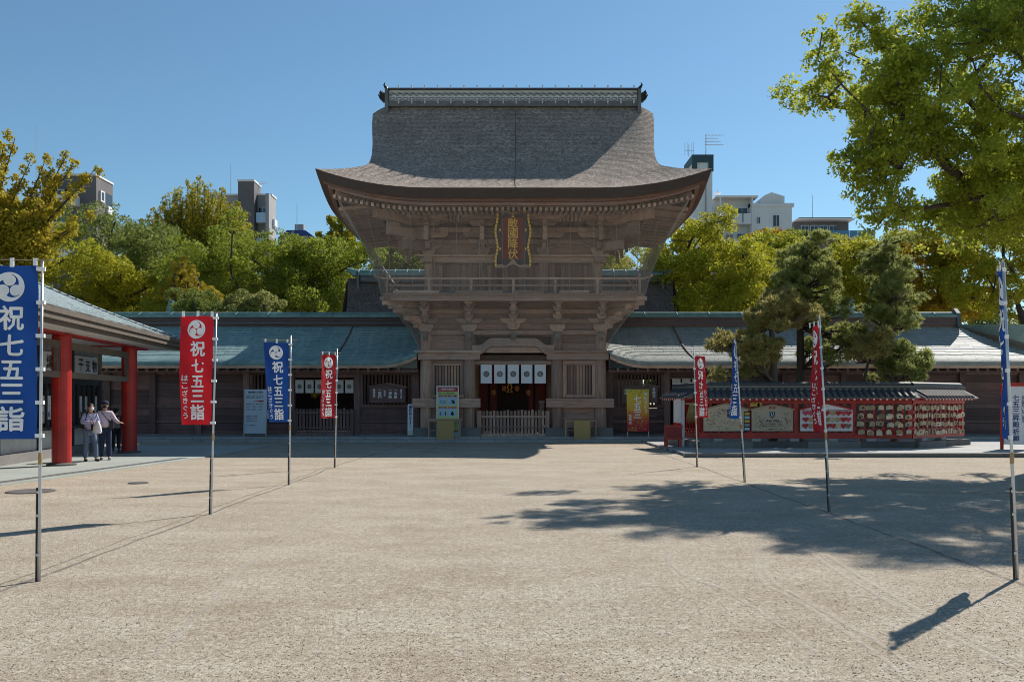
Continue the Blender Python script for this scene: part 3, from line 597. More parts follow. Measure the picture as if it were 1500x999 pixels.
# passage: curtain, fence, lanterns, altar dark behind ---------------
def emblem(mb_c, fn, cu, cv, r, petals=16):
    disc2d(mb_c, cu, cv, r, fn, 32)
def noren(name, label, x, y, z1, pw, ph, gap, n_, cat='curtain', cloth='white_cloth', group=None, skip=()):
    T = thing(name, label, cat, (x, y, z1), group=group)
    W_ = n_*(pw+gap)-gap
    MB().tube([(-W_/2-.15, .02, .02), (W_/2+.15, .02, .02)], .02, 8).build('curtain_rod', 'timber', T)
    for i in range(n_):
        if i in skip: continue
        u0 = -W_/2+i*(pw+gap); ph_ = random.uniform(0, 6)
        fn = lambda u, v, u0=u0, q=ph_: (u0+u, .012*math.sin(u*9+q)*v/ph, -v)
        mb_ = MB().grid(lambda a, b: fn(a*pw, b*ph), 8, 4); p_ = mb_.build('curtain_panel', cloth, T, smooth=True)
        em = MB(); r = pw*.27; f2 = lambda u, v, f=fn: (f(u, v)[0], f(u, v)[1]-.012, f(u, v)[2])
        for k_ in range(16):
            a = 2*math.pi*k_/16; a1 = a+.155; a0 = a-.155
            em.add([f2(pw/2+r*.24*math.cos(a), ph/2+r*.24*math.sin(a)), f2(pw/2+r*.9*math.cos(a0), ph/2+r*.9*math.sin(a0)), f2(pw/2+r*math.cos(a), ph/2+r*math.sin(a)), f2(pw/2+r*.9*math.cos(a1), ph/2+r*.9*math.sin(a1))], [(0, 1, 2, 3)])
        disc2d(em, pw/2, ph/2, r*.2, f2, 14); em.build('crest', 'ink', p_)
    return T
noren('shrine_curtain', 'five white curtain panels with dark chrysanthemum crests hung across the gate passage', GX, GY-.12, 3.24, .48, .80, .095, 5)
def picket_fence(label, x0, x1, y, z0, h, n_, rails, mat='timber_pale', skip=(), name='picket_fence', group=None):
    T = thing(name, label, 'fence', ((x0+x1)/2, y, z0)); w_ = x1-x0
    pk = MB().box(-.05, .05, -.03, .03, .1, h).mesh('picket', mat)
    for i in range(n_):
        if i not in skip: place('picket', pk, T, (-w_/2+w_*(i+.5)/n_, 0, 0), scale=(1, 1, random.uniform(.97, 1.03)))
    for z in rails: B('rail', mat, T, -w_/2, w_/2, -.075, -.032, z, z+.07)
    B('sill_beam', mat, T, -w_/2-.05, w_/2+.05, -.08, .1, .0, .13)
    for sx in (-1, 1): B('post', mat, T, sx*w_/2-.05, sx*w_/2+.05, -.1, .06, 0, h*.98)
    return T
picket_fence('grey picket fence closing the passage under the white curtains', GX-1.48, GX+1.48, GY-.25, .19, 1.10, 20, (.80, .36), 'timber')
for x in (-.72, .72): 
    MB().lathe([(.32, 0), (.33, .55), (.31, .72), (.22, .83), (.08, .88)], n=18).build('stone_basin', 'stone', None, loc=(GX+x*1.0, GY+1.6, .19), smooth=True, label='rounded grey stone post behind the passage fence, '+('left' if x < 0 else 'right')+' of the pair', cat='stone post')
B('inner_screen', 'red_deep', gate, -1.8, 1.8, 5.25, 5.31, .2, 3.9)
for i in range(7): B('screen_bar', 'dark_door', gate, -1.75+i*.55, -1.65+i*.55, 5.18, 5.24, .2, 3.9)
B('inner_door', 'dark_door', gate, -.75, .75, 5.10, 5.17, .2, 3.3)
for x, z, y in ((-.87, 2.05, 2.2), (-.40, 2.25, 3.3), (.20, 2.25, 3.3), (.70, 2.05, 2.2)):
    T = thing('hanging_lantern', 'small copper lantern hanging in the passage, '+{-.87: 'leftmost', -.40: 'second from left', .20: 'third from left', .70: 'rightmost'}[x], 'lantern', (GX+x, GY+y, z), group='copper lanterns hanging in the passage')
    MB().lathe([(.04, -.1), (.09, -.06), (.115, .06), (.12, .12), (.06, .16)], n=10).build('lantern_body', 'lantern', T, smooth=True); MB().tube([(0, 0, .16), (0, 0, 1.6)], .008, 5).build('chain', 'iron', T)
T = thing('gold_tassel', 'gilt knotted ornament hanging in the middle of the passage', 'ornament', (GX-.15, GY+2.0, 2.2))
for a in (-1, 1): MB().tube([(0, 0, .45), (a*.05, 0, .25), (a*.10, 0, .1), (a*.04, 0, -.02), (a*.13, 0, -.1), (a*.02, 0, -.12)], [.03, .03, .028, .025, .028, .012], 7).build('gold_cord', 'gold', T)
MB().tube([(0, 0, .45), (0, 0, 1.7)], .045, 7).build('gold_cord', 'gold', T)
T = thing('offering_box', 'tall pale wooden box standing at the right inside the passage', 'box', (GX+1.25, GY+.9, .19)); B('box_body', 'new_wood', T, -.1, .1, -.1, .1, 0, 1.45); B('box_lid', 'timber_pale', T, -.13, .13, -.13, .13, 1.45, 1.5)
# net from the eaves to the balcony and on to the wall -----------------
net = thing('bird_net', 'thin bird netting hung from the eaves past the balcony to the lower beams', 'net', (GX, GY, 0))
def sag(a, b, s_, k=.0):
    a = Vector(a); b = Vector(b); p = a.lerp(b, s_); return p
prof_n = [(7.05, -2.95, 9.36), (6.45, -2.45, 8.40), (5.95, -2.05, 7.5), (5.55, -1.78, 6.6), (5.40, -1.70, 6.05), (4.75, -1.15, 5.2), (4.25, -.65, 4.5), (3.95, -.45, 3.86)]
def np_(v):
    f = v*(len(prof_n)-1); i = min(int(f), len(prof_n)-2); f -= i; a, b = prof_n[i], prof_n[i+1]; return [a[j]+(b[j]-a[j])*f for j in range(3)]
def nf(u, v):
    hw, y, z = np_(v); t = 2*u-1; L = .60*max(0, (abs(t)-.4)/.6)**2.2*max(0, 1-v*2.0)
    return (hw*t, y, z+L)
MB().grid(nf, 40, 14).build('net_panel', 'netting', net, smooth=True)
for sx in (-1, 1):
    def ns(u, v, sx=sx):
        hw, y, z = np_(v); yb = 5.0-y; L = .6*max(0, (1-u-.7)/.3)**2.2*max(0, 1-v*2)
        return (sx*(hw+.14*math.sin(v*9+u*14)*u*(1-v)), y+(yb-y)*u, z+L)
    MB().grid(ns, 40, 14).build('net_panel', 'netting_dense', net, smooth=True)
    MB().tube([(sx*a, b, c+(.6*max(0, 1-i/(len(prof_n)-1)*2))) for i, (a, b, c) in enumerate(prof_n)], .009, 5).build('net_cable', 'cord', net)
cb = []
for i in range(15):
    x = (i-7)*.912+.456
    if i == 14: break
    top = nf((x/7.05+1)/2, 0); bot = (x*.87 if abs(x) > 5.3 else x, -1.72, 6.12)
    MB().tube([top, bot], .009, 4).build('net_cable', 'cord', net)
MB().tube([nf(u/40, .0) for u in range(41)], .008, 4).build('net_cable', 'cord', net); MB().tube([(p[0]*.985, p[1]+.12, p[2]-.28) for p in (nf(u/40, .0) for u in range(41))], .007, 4).build('net_cable', 'cord', net)
#==WINGS==
# ================================================================ wings of the corridor
def course_roof(mat, root, x0f, x1f, yE, zE, yR_, zR_, k=.35, rows=22, seg=.55, lap=.022, liftf=None, seed=1):
    """slope of overlapping copper courses, each row of sheets lapping the one below; x0f/x1f give the ends of a row at s (0 eave..1 ridge)"""
    rr = random.Random(seed); mb = MB(); lf = liftf or (lambda x, s_: 0)
    def zz(s_): return zE+(zR_-zE)*((1-k)*s_+k*s_*s_)
    for r_ in range(rows):
        s0 = r_/rows; s1 = (r_+1.12)/rows; s1 = min(s1, 1); xa, xb = x0f(s0), x1f(s0); n = max(1, round((xb-xa)/seg)); off = rr.random()
        ed = [xa]+[xa+(xb-xa)*(i+off)/n for i in range(n) if 0 < (i+off)]+[xb]
        for a, b in zip(ed[:-1], ed[1:]):
            if b-a < .02: continue
            j = rr.uniform(0, .008); c = .006; ya, yb = yE+(yR_-yE)*s0, yE+(yR_-yE)*s1
            za = [zz(s0)+lf(a, s0)+lap+j, zz(s0)+lf(b, s0)+lap+j]; zb = [zz(s1)+lf(a, s1), zz(s1)+lf(b, s1)]
            a_, b_ = a+c, b-c
            mb.add([(a_, ya, za[0]), (b_, ya, za[1]), (b_, yb, zb[1]+j), (a_, yb, zb[0]+j), (a_, ya, za[0]-.03), (b_, ya, za[1]-.03)], [(0, 1, 2, 3), (4, 5, 1, 0)])
    return mb
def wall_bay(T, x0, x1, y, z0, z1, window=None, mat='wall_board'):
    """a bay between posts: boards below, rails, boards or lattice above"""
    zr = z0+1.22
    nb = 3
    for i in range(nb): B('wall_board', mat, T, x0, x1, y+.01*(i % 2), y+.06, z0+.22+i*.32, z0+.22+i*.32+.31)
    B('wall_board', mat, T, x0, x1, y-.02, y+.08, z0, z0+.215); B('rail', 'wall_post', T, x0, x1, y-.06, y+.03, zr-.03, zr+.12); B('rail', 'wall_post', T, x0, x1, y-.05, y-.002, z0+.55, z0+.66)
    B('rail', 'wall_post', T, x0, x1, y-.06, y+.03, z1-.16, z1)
    zt = zr+.12; zb_ = z1-.16
    if window:
        B('window_sill', 'wall_post', T, x0+.1, x1-.1, y-.09, y-.062, zr+.06, zr+.11)
        wf = B('window_frame', 'wall_post', T, x0, x0+.12, y-.04, y+.05, zt, zb_); B('window_frame', 'wall_post', wf, x1-.12, x1, y-.04, y+.05, zt, zb_)
        n = int((x1-x0-.24)/.15); br = MB().cbox((0, 0, 0), (.065, .065, zb_-zt), R(45)).mesh('lattice_bar', 'wall_post')
        for i in range(n): place('lattice_bar', br, wf, (x0+.12+(x1-x0-.24)*(i+.5)/n, y, (zt+zb_)/2))
    else:
        n = max(1, round((zb_-zt)/.33))
        for i in range(n): B('wall_board', mat, T, x0, x1, y+.01*(i % 2), y+.06, zt+(zb_-zt)*i/n, zt+(zb_-zt)*(i+1)/n-.008)
KR = .75
def wing(sx, name, label):
    T = thing(name, label, 'corridor', (GX, 38.9, 0)); yw = .1; yE, yRg = -1.35, 2.7; zE, zR_ = 3.30, 5.28
    xin = 4.15; xout = 21.2 if sx < 0 else 20.6
    lf = lambda x, s_: .42*max(0, 1-(abs(x)-xin+.1)/1.6)**2*(1-s_)**1.5
    if sx < 0: x0, x1 = (lambda s_: -24), (lambda s_: -xin+.05-.1*s_)
    else: x0, x1 = (lambda s_: xin-.05+.1*s_), (lambda s_: 24.9-4.25*s_)
    rf = course_roof('copper', T, x0, x1, yE, zE, yRg, zR_, KR, 24, .62, liftf=lf, seed=4+sx)
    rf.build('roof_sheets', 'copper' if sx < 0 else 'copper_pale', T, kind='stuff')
    if sx > 0:      # hip end
        vs = [(24.9, yE, zE), (24.9, 6.75, zE), (20.65, yRg, zR_)]; MB().add(vs, [(0, 1, 2)]).build('roof_hip', 'copper_pale', T)
    # eave thickness, under boards, rafters
    xs = [x0(0)+(x1(0)-x0(0))*i/60 for i in range(61)]
    for (o0, z0_, o1, z1_, m_) in ((0, .02, .04, -.12, 'copper_ridge' if sx < 0 else 'copper_pale'), (.04, -.12, .10, -.22, 'timber_pale'), (.10, -.22, 1.5, -.10, 'wall_board')):
        MB().add([p for x in xs for p in ((x, yE+o0, zE+lf(x, 0)+z0_), (x, yE+o1, zE+lf(x, 0)+z1_))], [(2*i, 2*i+2, 2*i+3, 2*i+1) for i in range(60)]).build('eave_board', m_, T)
    B('purlin', 'wall_post', T, xs[0], xs[-1], -.62, -.50, 2.92, 3.06)
    rm = MB().box(-.045, .045, 0, 1.3, -.06, .06).mesh('rafter', 'wall_post'); a = -22 if sx < 0 else xin+.3; b = -xin-.3 if sx < 0 else 24
    n = int((b-a)/.42)
    for i in range(n): place('rafter', rm, T, (a+(b-a)*i/n, yE+.18, 3.02), (R(3), 0, 0))
    # back slope and end gable by the gate
    MB().add([(xs[0], yRg, zR_), (xs[-1], yRg, zR_), (xs[-1], 6.75, zE), (xs[0], 6.75, zE)], [(0, 1, 2, 3)]).build('rear_roof', 'copper', T)
    xe = xs[-1] if sx < 0 else xs[0]
    MB().prism([(yE+.1, zE+.1), (yRg, zR_-.05), (6.7, zE), (6.6, zE-.2), (yE+.15, zE-.2)], 'x', xe-.02, xe+.0).build('verge_board', 'wall_post', T)
    MB().tube([(xe, yE-.02+ (yRg-yE)*s_/8, zE+lf(xe, s_/8)+(zR_-zE)*((1-KR)*s_/8+KR*(s_/8)**2)+.05) for s_ in range(9)], .06, 6).build('verge_roll', 'copper_ridge', T)
    rx0, rx1 = (-24, -xin+.1) if sx < 0 else (xin-.1, 20.65)
    B('ridge_side', 'wall_board', T, rx0, rx1, yRg-.26, yRg+.26, zR_-.10, zR_+.30)
    B('ridge_band', 'bronze_blue', T, rx0, rx1, yRg-.32, yRg+.32, zR_+.02, zR_+.07)
    B('ridge_band', 'bronze_blue', T, rx0, rx1, yRg-.31, yRg+.31, zR_+.18, zR_+.21)
    o = B('ridge_cap', 'copper_ridge', T, rx0, rx1, yRg-.36, yRg+.36, zR_+.30, zR_+.42)
    MB().tube([(rx0, yRg, zR_+.47), (rx1, yRg, zR_+.47)], .10, 8).build('ridge_roll', 'copper_ridge', T)
    n = int((rx1-rx0)/1.5); sm = MB().tube([(0, -.37, .31), (0, -.37, .43), (0, 0, .58), (0, .37, .43)], .02, 5).mesh('ridge_seam', 'copper_ridge')
    for i in range(n): place('ridge_seam', sm, T, (rx0+.6+i*1.5, yRg, zR_))
    if sx > 0: MB().prism([(yRg-.4, zR_-.15), (yRg+.4, zR_-.15), (yRg+.3, zR_+.5), (yRg, zR_+.75), (yRg-.3, zR_+.5)], 'x', rx1, rx1+.18).build('ridge_end', 'bronze_blue', T)
    # drain gully line running down the slope
    gx_ = 7.45*sx
    pg = [(gx_+ (.55*sx if sx > 0 else -.55)*(1-s_/10), yE+(yRg-yE)*s_/10, zE+(zR_-zE)*((1-KR)*s_/10+KR*(s_/10)**2)+.035) for s_ in range(11)]
    MB().tube(pg, .04, 5).build('lightning_cable', 'wall_board', T)
    return T, yw
WL, yw = wing(-1, 'west_wing_corridor', 'long copper roofed timber corridor running left of the gate, mostly in shade')
WL.name = 'roofed_corridor'
WR, yw = wing(1, 'roofed_corridor', 'long copper roofed timber corridor running right of the gate with a sunlit lower roof')
pm = MB().box(-.13, .13, -.14, .12, .19, 3.02).mesh('post', 'wall_post')
# left: posts at local x, windows near the gate; a gateway between -9.55 and -6.95
posts = [-21.8, -19.8, -17.8, -15.8, -13.8, -11.7, -9.72, -6.85, -4.25]
for x in posts: place('post', pm, WL, (x, yw, 0))
for a, b in zip(posts[:-1], posts[1:]):
    if a == -9.72: continue
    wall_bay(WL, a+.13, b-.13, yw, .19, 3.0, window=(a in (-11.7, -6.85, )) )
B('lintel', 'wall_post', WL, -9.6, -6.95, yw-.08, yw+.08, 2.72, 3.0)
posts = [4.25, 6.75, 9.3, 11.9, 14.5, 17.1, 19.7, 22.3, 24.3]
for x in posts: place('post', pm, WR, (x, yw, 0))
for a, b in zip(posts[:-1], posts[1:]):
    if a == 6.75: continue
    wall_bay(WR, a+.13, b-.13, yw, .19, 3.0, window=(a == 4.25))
B('lintel', 'wall_post', WR, 6.88, 9.2, yw-.08, yw+.08, 2.72, 3.0)
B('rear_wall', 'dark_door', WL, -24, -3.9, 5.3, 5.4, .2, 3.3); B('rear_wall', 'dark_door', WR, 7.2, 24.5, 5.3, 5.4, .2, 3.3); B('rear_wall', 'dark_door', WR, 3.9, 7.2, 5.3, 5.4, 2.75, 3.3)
B('plinth', 'stone', WL, -24, -4.3, yw-.25, yw-.15, .19, .25); B('plinth', 'stone', WR, 4.3, 24.5, yw-.25, yw-.15, .19, .25)
noren('corridor_curtain', 'grey white curtain of crested panels in the small gateway left of the main gate', GX-8.25, 38.78, 2.60, .36, .56, .075, 6, cloth='noren_cloth')
noren('corridor_curtain', 'pale curtain of crested panels in the small gateway behind the votive rack', GX+8.0, 38.78, 2.66, .36, .56, .075, 5, cloth='noren_cloth')
picket_fence('brown picket gate in the small gateway left of the main gate', GX-9.5, GX-7.0, 38.7, .19, 1.16, 17, (.95, .3), 'wall_post')
T = thing('flower_ball', 'pale yellow cut paper ornament hanging behind the small left gateway', 'ornament', (GX-9.0, 40.2, 2.05))
mb = MB()
for i in range(60):
    a = rng.normal(size=3); a /= np.linalg.norm(a); p = a*.22*rng.uniform(.5, 1); mb.cbox(p, (.07, .01, .07), *rng.uniform(0, 6, 3))
mb.build('paper_petals', 'yellow_gold', T, kind='stuff'); MB().tube([(0, 0, .2), (0, 0, 1.2)], .006, 4).build('cord', 'iron', T)
# ================================================================ worship hall behind the gate
H = thing('worship_hall', 'tall bark roofed hall behind the gate with a pale green copper ridge', 'hall', (GX-.1, 53, 0))
def hz(s_): return 4.5+4.5*(.65*s_+.35*s_*s_)
mb = MB()
mb.grid(lambda u, v: ((2*u-1)*(9.75-.35*math.sin(v*3.1)+.2*(1-v)), -4.1*(1-v), hz(v)+.35*abs(2*u-1)**5*(1-v)), 24, 14); mb.grid(lambda u, v: ((2*u-1)*9.6, 4.1*(1-v), hz(v)), 8, 6)
mb.build('roof', 'thatch_old', H, smooth=True)
for sx in (-1, 1):
    p2 = [(-4.1*(1-v), hz(v)) for v in [i/10 for i in range(11)]]; p2 = p2+[(-y, z) for y, z in p2[-2::-1]]
    vs = []
    for y, z in p2: vs += [(sx*(9.75), y, z+.02), (sx*9.6, y, z-.5)]
    MB().add(vs, [(2*i, 2*i+2, 2*i+3, 2*i+1) for i in range(len(p2)-1)]).build('roof_edge', 'thatch_edge', H)
    MB().prism(p2, 'x', sx*8.9, sx*8.95).build('gable_board', 'board_x', H)
    for y0, y1, z in ((-.42, .42, 8.95), ): MB().box(*sorted((sx*8.95, sx*9.1)), -.5, .5, 8.0, 9.35).build('ridge_end', 'bronze_blue', H)
B('ridge', 'bronze_blue', H, -8.9, 8.9, -.36, .36, 8.75, 9.12); B('ridge_band', 'stone', H, -8.9, 8.9, -.40, .40, 8.86, 8.92)
B('ridge_cap', 'copper_ridge', H, -9.4, 9.4, -.5, .5, 9.12, 9.30); MB().tube([(-9.75, 0, 9.50)]+[(x, 0, 9.38) for x in (-9.2, -8.5, 8.5, 9.2)]+[(9.75, 0, 9.50)], .15, 8).build('ridge_roll', 'copper_ridge', H)
sm = MB().tube([(0, -.52, 9.12), (0, -.52, 9.32), (0, 0, 9.55)], .03, 5).mesh('ridge_seam', 'copper_pale')
for i in range(26): place('ridge_seam', sm, H, (-9+i*.72, 0, 0))
B('hall_wall', 'board_x', H, -7.5, 7.5, -2.6, 3, .2, 5.6); B('stone_base', 'stone', H, -8.3, 8.3, -4.8, 5, .19, .5)
# small upturned ridge end of roofs further back
for i, (px, py, lb, fl) in enumerate(((245, 455, 'weathered green ridge end of a roof behind the left corridor', 1), (1252, 458, 'weathered green ridge end of a roof behind the right corridor', -1))):
    p = P(px, py, 46.5); T = thing('rear_roof_ridge', lb, 'roof', (p.x, 46.5, 0))
    pts = [(0, 6.55), (.12, 6.95), (.35, 6.7), (1.0, 6.42), (2.2, 6.1), (2.2, 5.8), (0, 5.9)]
    MB().prism([(fl*a, b) for a, b in pts], 'y', -.12, .12).build('ridge_end', 'copper_ridge', T); MB().tube([(fl*.1, 0, 7.0), (fl*.5, 0, 6.75), (fl*2.2, 0, 6.2)], .07, 6).build('ridge_roll', 'copper', T)
    MB().add([(0, 0, 6.2), (fl*3, 0, 6.0), (fl*4.5, -2.5, 4.2), (fl*-1, -2.5, 4.2)], [(0, 1, 2, 3)]).build('roof', 'copper', T)
    B('wall', 'wall_board', T, *sorted((0, fl*3)), -.1, 1.5, .2, 5.0)
#==SHOP==
# ================================================================ charm shop at the left (local x = outward to the court, y = away)
SH = thing('charm_shop', 'open fronted shop with red round pillars and pale copper hipped roof at left edge', 'shop', (-11.6, 23, 0), .109)
cm = MB().lathe([(.235, 0), (.235, 3.35), (.225, 3.4)], n=20).mesh('red_pillar', 'red_paint'); fp = MB().lathe([(.36, .03), (.36, .07), (.26, .1)], n=20).mesh('pillar_base', 'stone_dark')
for y in (-5.6, 0, 5.53):
    o = place('red_pillar', cm, SH, (0, y, 0)); place('pillar_base', fp, o)
B('red_beam', 'red_paint', SH, -.13, .13, -8, 7.15, 3.40, 3.72); B('red_beam', 'red_paint', SH, -2.2, .0, 5.42, 5.64, 3.42, 3.66); B('red_beam', 'red_paint', SH, -2.2, .0, -.11, .11, 3.42, 3.66)
# hanging frames between pillars
for y0, y1, ym in ((.0, 5.53, 2.83), (-5.6, 0, -.35)):
    yA, yB = y0+.22, y1-.2
    o = B('hanging_frame', 'brown_paint', SH, -.06, .06, yA, yB+.1, 3.06, 3.24); B('frame_bar', 'brown_paint', o, -.05, .05, yA, yB+.1, 2.30, 2.46)
    for y in (ym, yB-.1): B('frame_post', 'brown_paint', o, -.045, .045, y-.06, y+.06, 2.46, 3.06)
# roof: hipped at the far end, copper sheets
RX, RY0, RY1, RZ, RI = 1.1, -9, 8.2, 3.80, 2.05
mbr = course_roof('copper_shop', SH, lambda s_: RY0, lambda s_: RY1-4.6*s_, 0, 0, 4.6, RI, .25, 26, .5, .02, seed=9)
# rotate course roof: its x -> shop y, its y -> inward (-x)
mbr.v = [(RX-v[1], v[0], RZ+v[2]) for v in mbr.v]; mbr.build('roof_sheets', 'copper_shop', SH, kind='stuff')
mbe = course_roof('copper_shop', SH, lambda s_: -8.1+4.6*s_, lambda s_: RX-4.6*s_, 0, 0, 4.6, RI, .25, 26, .5, .02, seed=10)
mbe.v = [(v[0], RY1-v[1], RZ+v[2]) for v in mbe.v]; mbe.build('roof_sheets', 'copper_shop', SH, kind='stuff')
MB().tube([(RX-4.6*s_/8, RY1-4.6*s_/8, RZ+RI*(.75*s_/8+.25*(s_/8)**2)+.03) for s_ in range(9)], .045, 6).build('hip_roll', 'copper_shop', SH)
B('ridge', 'copper_shop', SH, -3.8, -3.3, RY0, 3.6, RZ+RI-.1, RZ+RI+.15)
for a, b, z0, z1, m_ in ((0, .03, -.12, .03, 'new_wood'), (.05, .12, -.26, -.122, 'brown_paint'), (.14, .2, -.36, -.262, 'brown_paint')):
    B('fascia', 'brown_paint' if m_ == 'new_wood' else m_, SH, RX-b, RX-a, RY0, RY1-a, RZ+z0, RZ+z1); B('fascia', 'brown_paint', SH, -8, RX-b-.002, RY1-b, RY1-a, RZ+z0, RZ+z1)
B('soffit', 'plaster', SH, -8, RX-.2, RY0, RY1-.2, RZ-.34, RZ-.30)
# shop front wall, recessed
wx = -1.55
B('front_wall', 'shop_dark', SH, wx-.1, wx, -9, 7.6, 2.2, 2.54)
for y in (-6.0, -3.0, -.05, 2.5, 5.0, 7.5): B('wall_post', 'shop_dark', SH, wx-.09, wx+.03, y-.09, y+.09, .2, 3.45)
B('sign_board', 'shop_panel', SH, wx-.06, wx-.02, -9, 7.4, 3.16, 3.5)
sg1 = B('shop_sign', 'paper_white', SH, wx-.01, wx+.02, 5.2, 7.3, 2.56, 3.14); mb = MB(); text2d(mb, '干支物', .45, .33, .42, lambda u, v: (wx+.03, 5.2+u, 3.17-v), vertical=False, gap=1.45, bold=.012); mb.build('lettering', 'ink', sg1)
sg2 = B('shop_sign', 'paper_white', SH, wx-.01, wx+.02, 2.7, 4.8, 2.56, 3.14); mb = MB(); text2d(mb, '縁起物', .45, .33, .42, lambda u, v: (wx+.03, 2.7+u, 3.17-v), vertical=False, gap=1.45, bold=.012); mb.build('lettering', 'ink', sg2)
for y0, y1 in ((-5.9, -3.1), (-2.9, -.15), (.05, 2.4), (2.6, 4.9), (5.1, 7.4)):
    wf = B('window', 'window_dark', SH, wx-.08, wx-.05, y0, y1, .95, 2.19)
    n = 5
    for i in range(n+1): B('mullion', 'shop_dark', wf, wx-.05, wx-.0, y0+(y1-y0)*i/n-.04, y0+(y1-y0)*i/n+.04, .95, 2.19)
    for i in range(n):
        if (i*7+int(y0*3)) % 3: 
            c = y0+(y1-y0)*(i+.5)/n; B('paper_notice', 'paper_white' if i % 2 else 'plaster', wf, wx-.045, wx-.035, c-.13, c+.13, 1.05+.1*(i % 2), 1.85)
            mb = MB(); text2d(mb, '御札'if i % 2 else '御守', 0, .2, .17, lambda u, v, c=c: (wx-.03, c+u, 1.7-v)); mb.build('lettering', 'ink', wf)
    B('window_sill', 'shop_dark', SH, wx-.1, wx+.25, y0-.05, y1+.05, .85, .94)
    B('wainscot', 'plaster', SH, wx-.06, wx-.03, y0, y1, .30, .845)
B('wall_foot', 'stone', SH, wx-.1, wx+.12, -9, 7.5, .03, .29); B('rear_mass', 'shop_dark', SH, -8, wx-.14, -9, 7.3, .05, 3.4)
#==BANNERS==

# ================================================================ banners on poles
def base_at(px, py): Y = 1.7*FPX/(py-587); return ((px-746)/FPX*Y, Y)
CLIPZ = (2.86, 2.52, 2.18, 1.84, 1.52, 1.33)
def tomoe(mb, cu, cv, r, fn):
    for k_ in range(3):
        a0 = 90+120*k_
        disc2d(mb, cu+r*.46*math.cos(R(a0)), cv-r*.46*math.sin(R(a0)), r*.385, fn, 18)
        o = []; q = []
        for i in range(17):
            th = 168*i/16; a = R(a0+th-8); th_ = .66*(1-i/16)**1.35
            o.append(fn(cu+r*math.cos(a), cv-r*math.sin(a), .0004)); q.append(fn(cu+r*(1-th_)*math.cos(a), cv-r*(1-th_)*math.sin(a), .0004))
        mb.add([p for pr in zip(o, q) for p in pr], [(2*i, 2*i+1, 2*i+3, 2*i+2) for i in range(16)])
def banner(label, base, topx, colr, phi, h=1.63, ztop=2.97, w_=.5, twist=0, fold=.02, narrow=0., sag_=.0, seed=0):
    px, py = base; X, Y = base_at(px, py); T = thing('banner_pole', label, 'banner', (X, Y, 0), group='festival banners in two rows')
    lean = ((topx-746)/FPX*Y-X)/3.0
    ax = lambda z: (lean*z, 0, z)
    MB().tube([ax(-.05), ax(.75), ax(1.9), ax(3.02)], [.016, .0155, .014, .0125], 10).build('pole', 'steel_pole', T, smooth=True)
    MB().tube([(lean*.0-.026, .0, -.05), (lean*.86-.026, 0, .88)], .010, 8).build('ground_stake', 'rod', T)
    for z in (.25, .62, .84): MB().lathe([(.022, z-.012), (.022, z+.012)], (lean*z-.008, 0, 0), 10).build('pole_clamp', 'steel_pole', T)
    MB().lathe([(.018, 1.10), (.021, 1.16), (.017, 1.21)], (lean*1.15, 0, 0), 8).build('pole_tie', 'tan_tie', T)
    rr = random.Random(seed); ph = rr.uniform(0, 6); k1 = rr.uniform(5, 7)
    def fp(u, v):
        a = phi+twist*(v/h)**1.3; d = (math.cos(a), math.sin(a)); n = (-d[1], d[0]); ww = 1-narrow*(v/h)
        f = fold*math.sin(u*k1*1.9+v*1.7+ph)*(u/w_)**.6+fold*.7*math.sin(v*3.1+ph)*(u/w_); z = ztop-v-sag_*(u/w_)**2
        f += .010*math.sin(v*8.5+u*15+ph*2)*math.sin(v*2.3+ph)+.006*math.sin(v*17-u*22+ph); off = .035
        return Vector((lean*z+d[0]*(off+u*ww)+n[0]*f, d[1]*(off+u*ww)+n[1]*f, z)), Vector((n[0], n[1], 0))
    cl = MB().grid(lambda a, b: fp(a*w_, b*h)[0], 22, 60).build('banner_cloth', colr, T, smooth=True)
    for side, nm in ((1, 'lettering'), (-1, 'lettering')):
        fn = lambda u, v, w0=0, side=side: (lambda q: q[0]+q[1]*side*(.004+w0))(fp(min(max(u, 0), w_), v))
        mb = MB()
        flip = lambda u, v, w0=0: fn(w_-u, v, w0)
        for ch, v_, sz in (('祝', .49, .225), ('七', .745, .20), ('五', .98, .195), ('三', 1.20, .20), ('詣', 1.44, .225)): heavy2d(mb, ch, .265, v_, sz, flip, h=.028)
        tomoe(mb, .24, .20, .14, flip)
        heavy2d(mb, 'はこざきぐう', .075, .93, .088, flip, gap=1.28, h=.02)
        mb.build(nm, 'flag_white', cl)
    # cross bar, top loops, side loops
    a = phi; d = Vector((math.cos(a), math.sin(a), 0)); t0 = Vector(ax(ztop+.055))
    MB().tube([t0-d*.13, t0+d*(w_+.06)], [.005, .006], 6).build('cross_bar', 'bamboo', T)
    for u in (.03, .24, .46):
        p = Vector(ax(ztop))+d*(.035+u); MB().cbox(p+Vector((0, 0, .03)), (.035, .012, .085), a).build('hanging_loop', 'flag_white', cl)
    for i in range(6):
        v = .03+(h-.06)*i/5; q = fp(0, v)[0]; p = Vector(ax(q.z)); MB().beam(p-d*.03, q+d*.012, .03, .035).build('side_loop', 'flag_white', cl)
    return T
banner('nearest blue banner on the left, cut by the photo edge, white crest and 祝七五三詣', (57, 851), 62, 'flag_blue', R(184), seed=1, fold=.022)
banner('red banner second in the left row, left of the info board, white 祝七五三詣', (309, 753), 317, 'flag_red', R(181), seed=2, twist=R(-6), narrow=.08, fold=.032)
banner('blue banner third in the left row, in front of the small gateway, white 祝七五三詣', (424, 710), 426, 'flag_blue', R(199), ztop=2.87, h=1.6, seed=3, narrow=.25, twist=R(-12), fold=.035)
banner('small red banner farthest in the left row, by the crested curtain', (491, 685), 494, 'flag_red', R(235), ztop=2.86, h=1.6, seed=4, fold=.015)
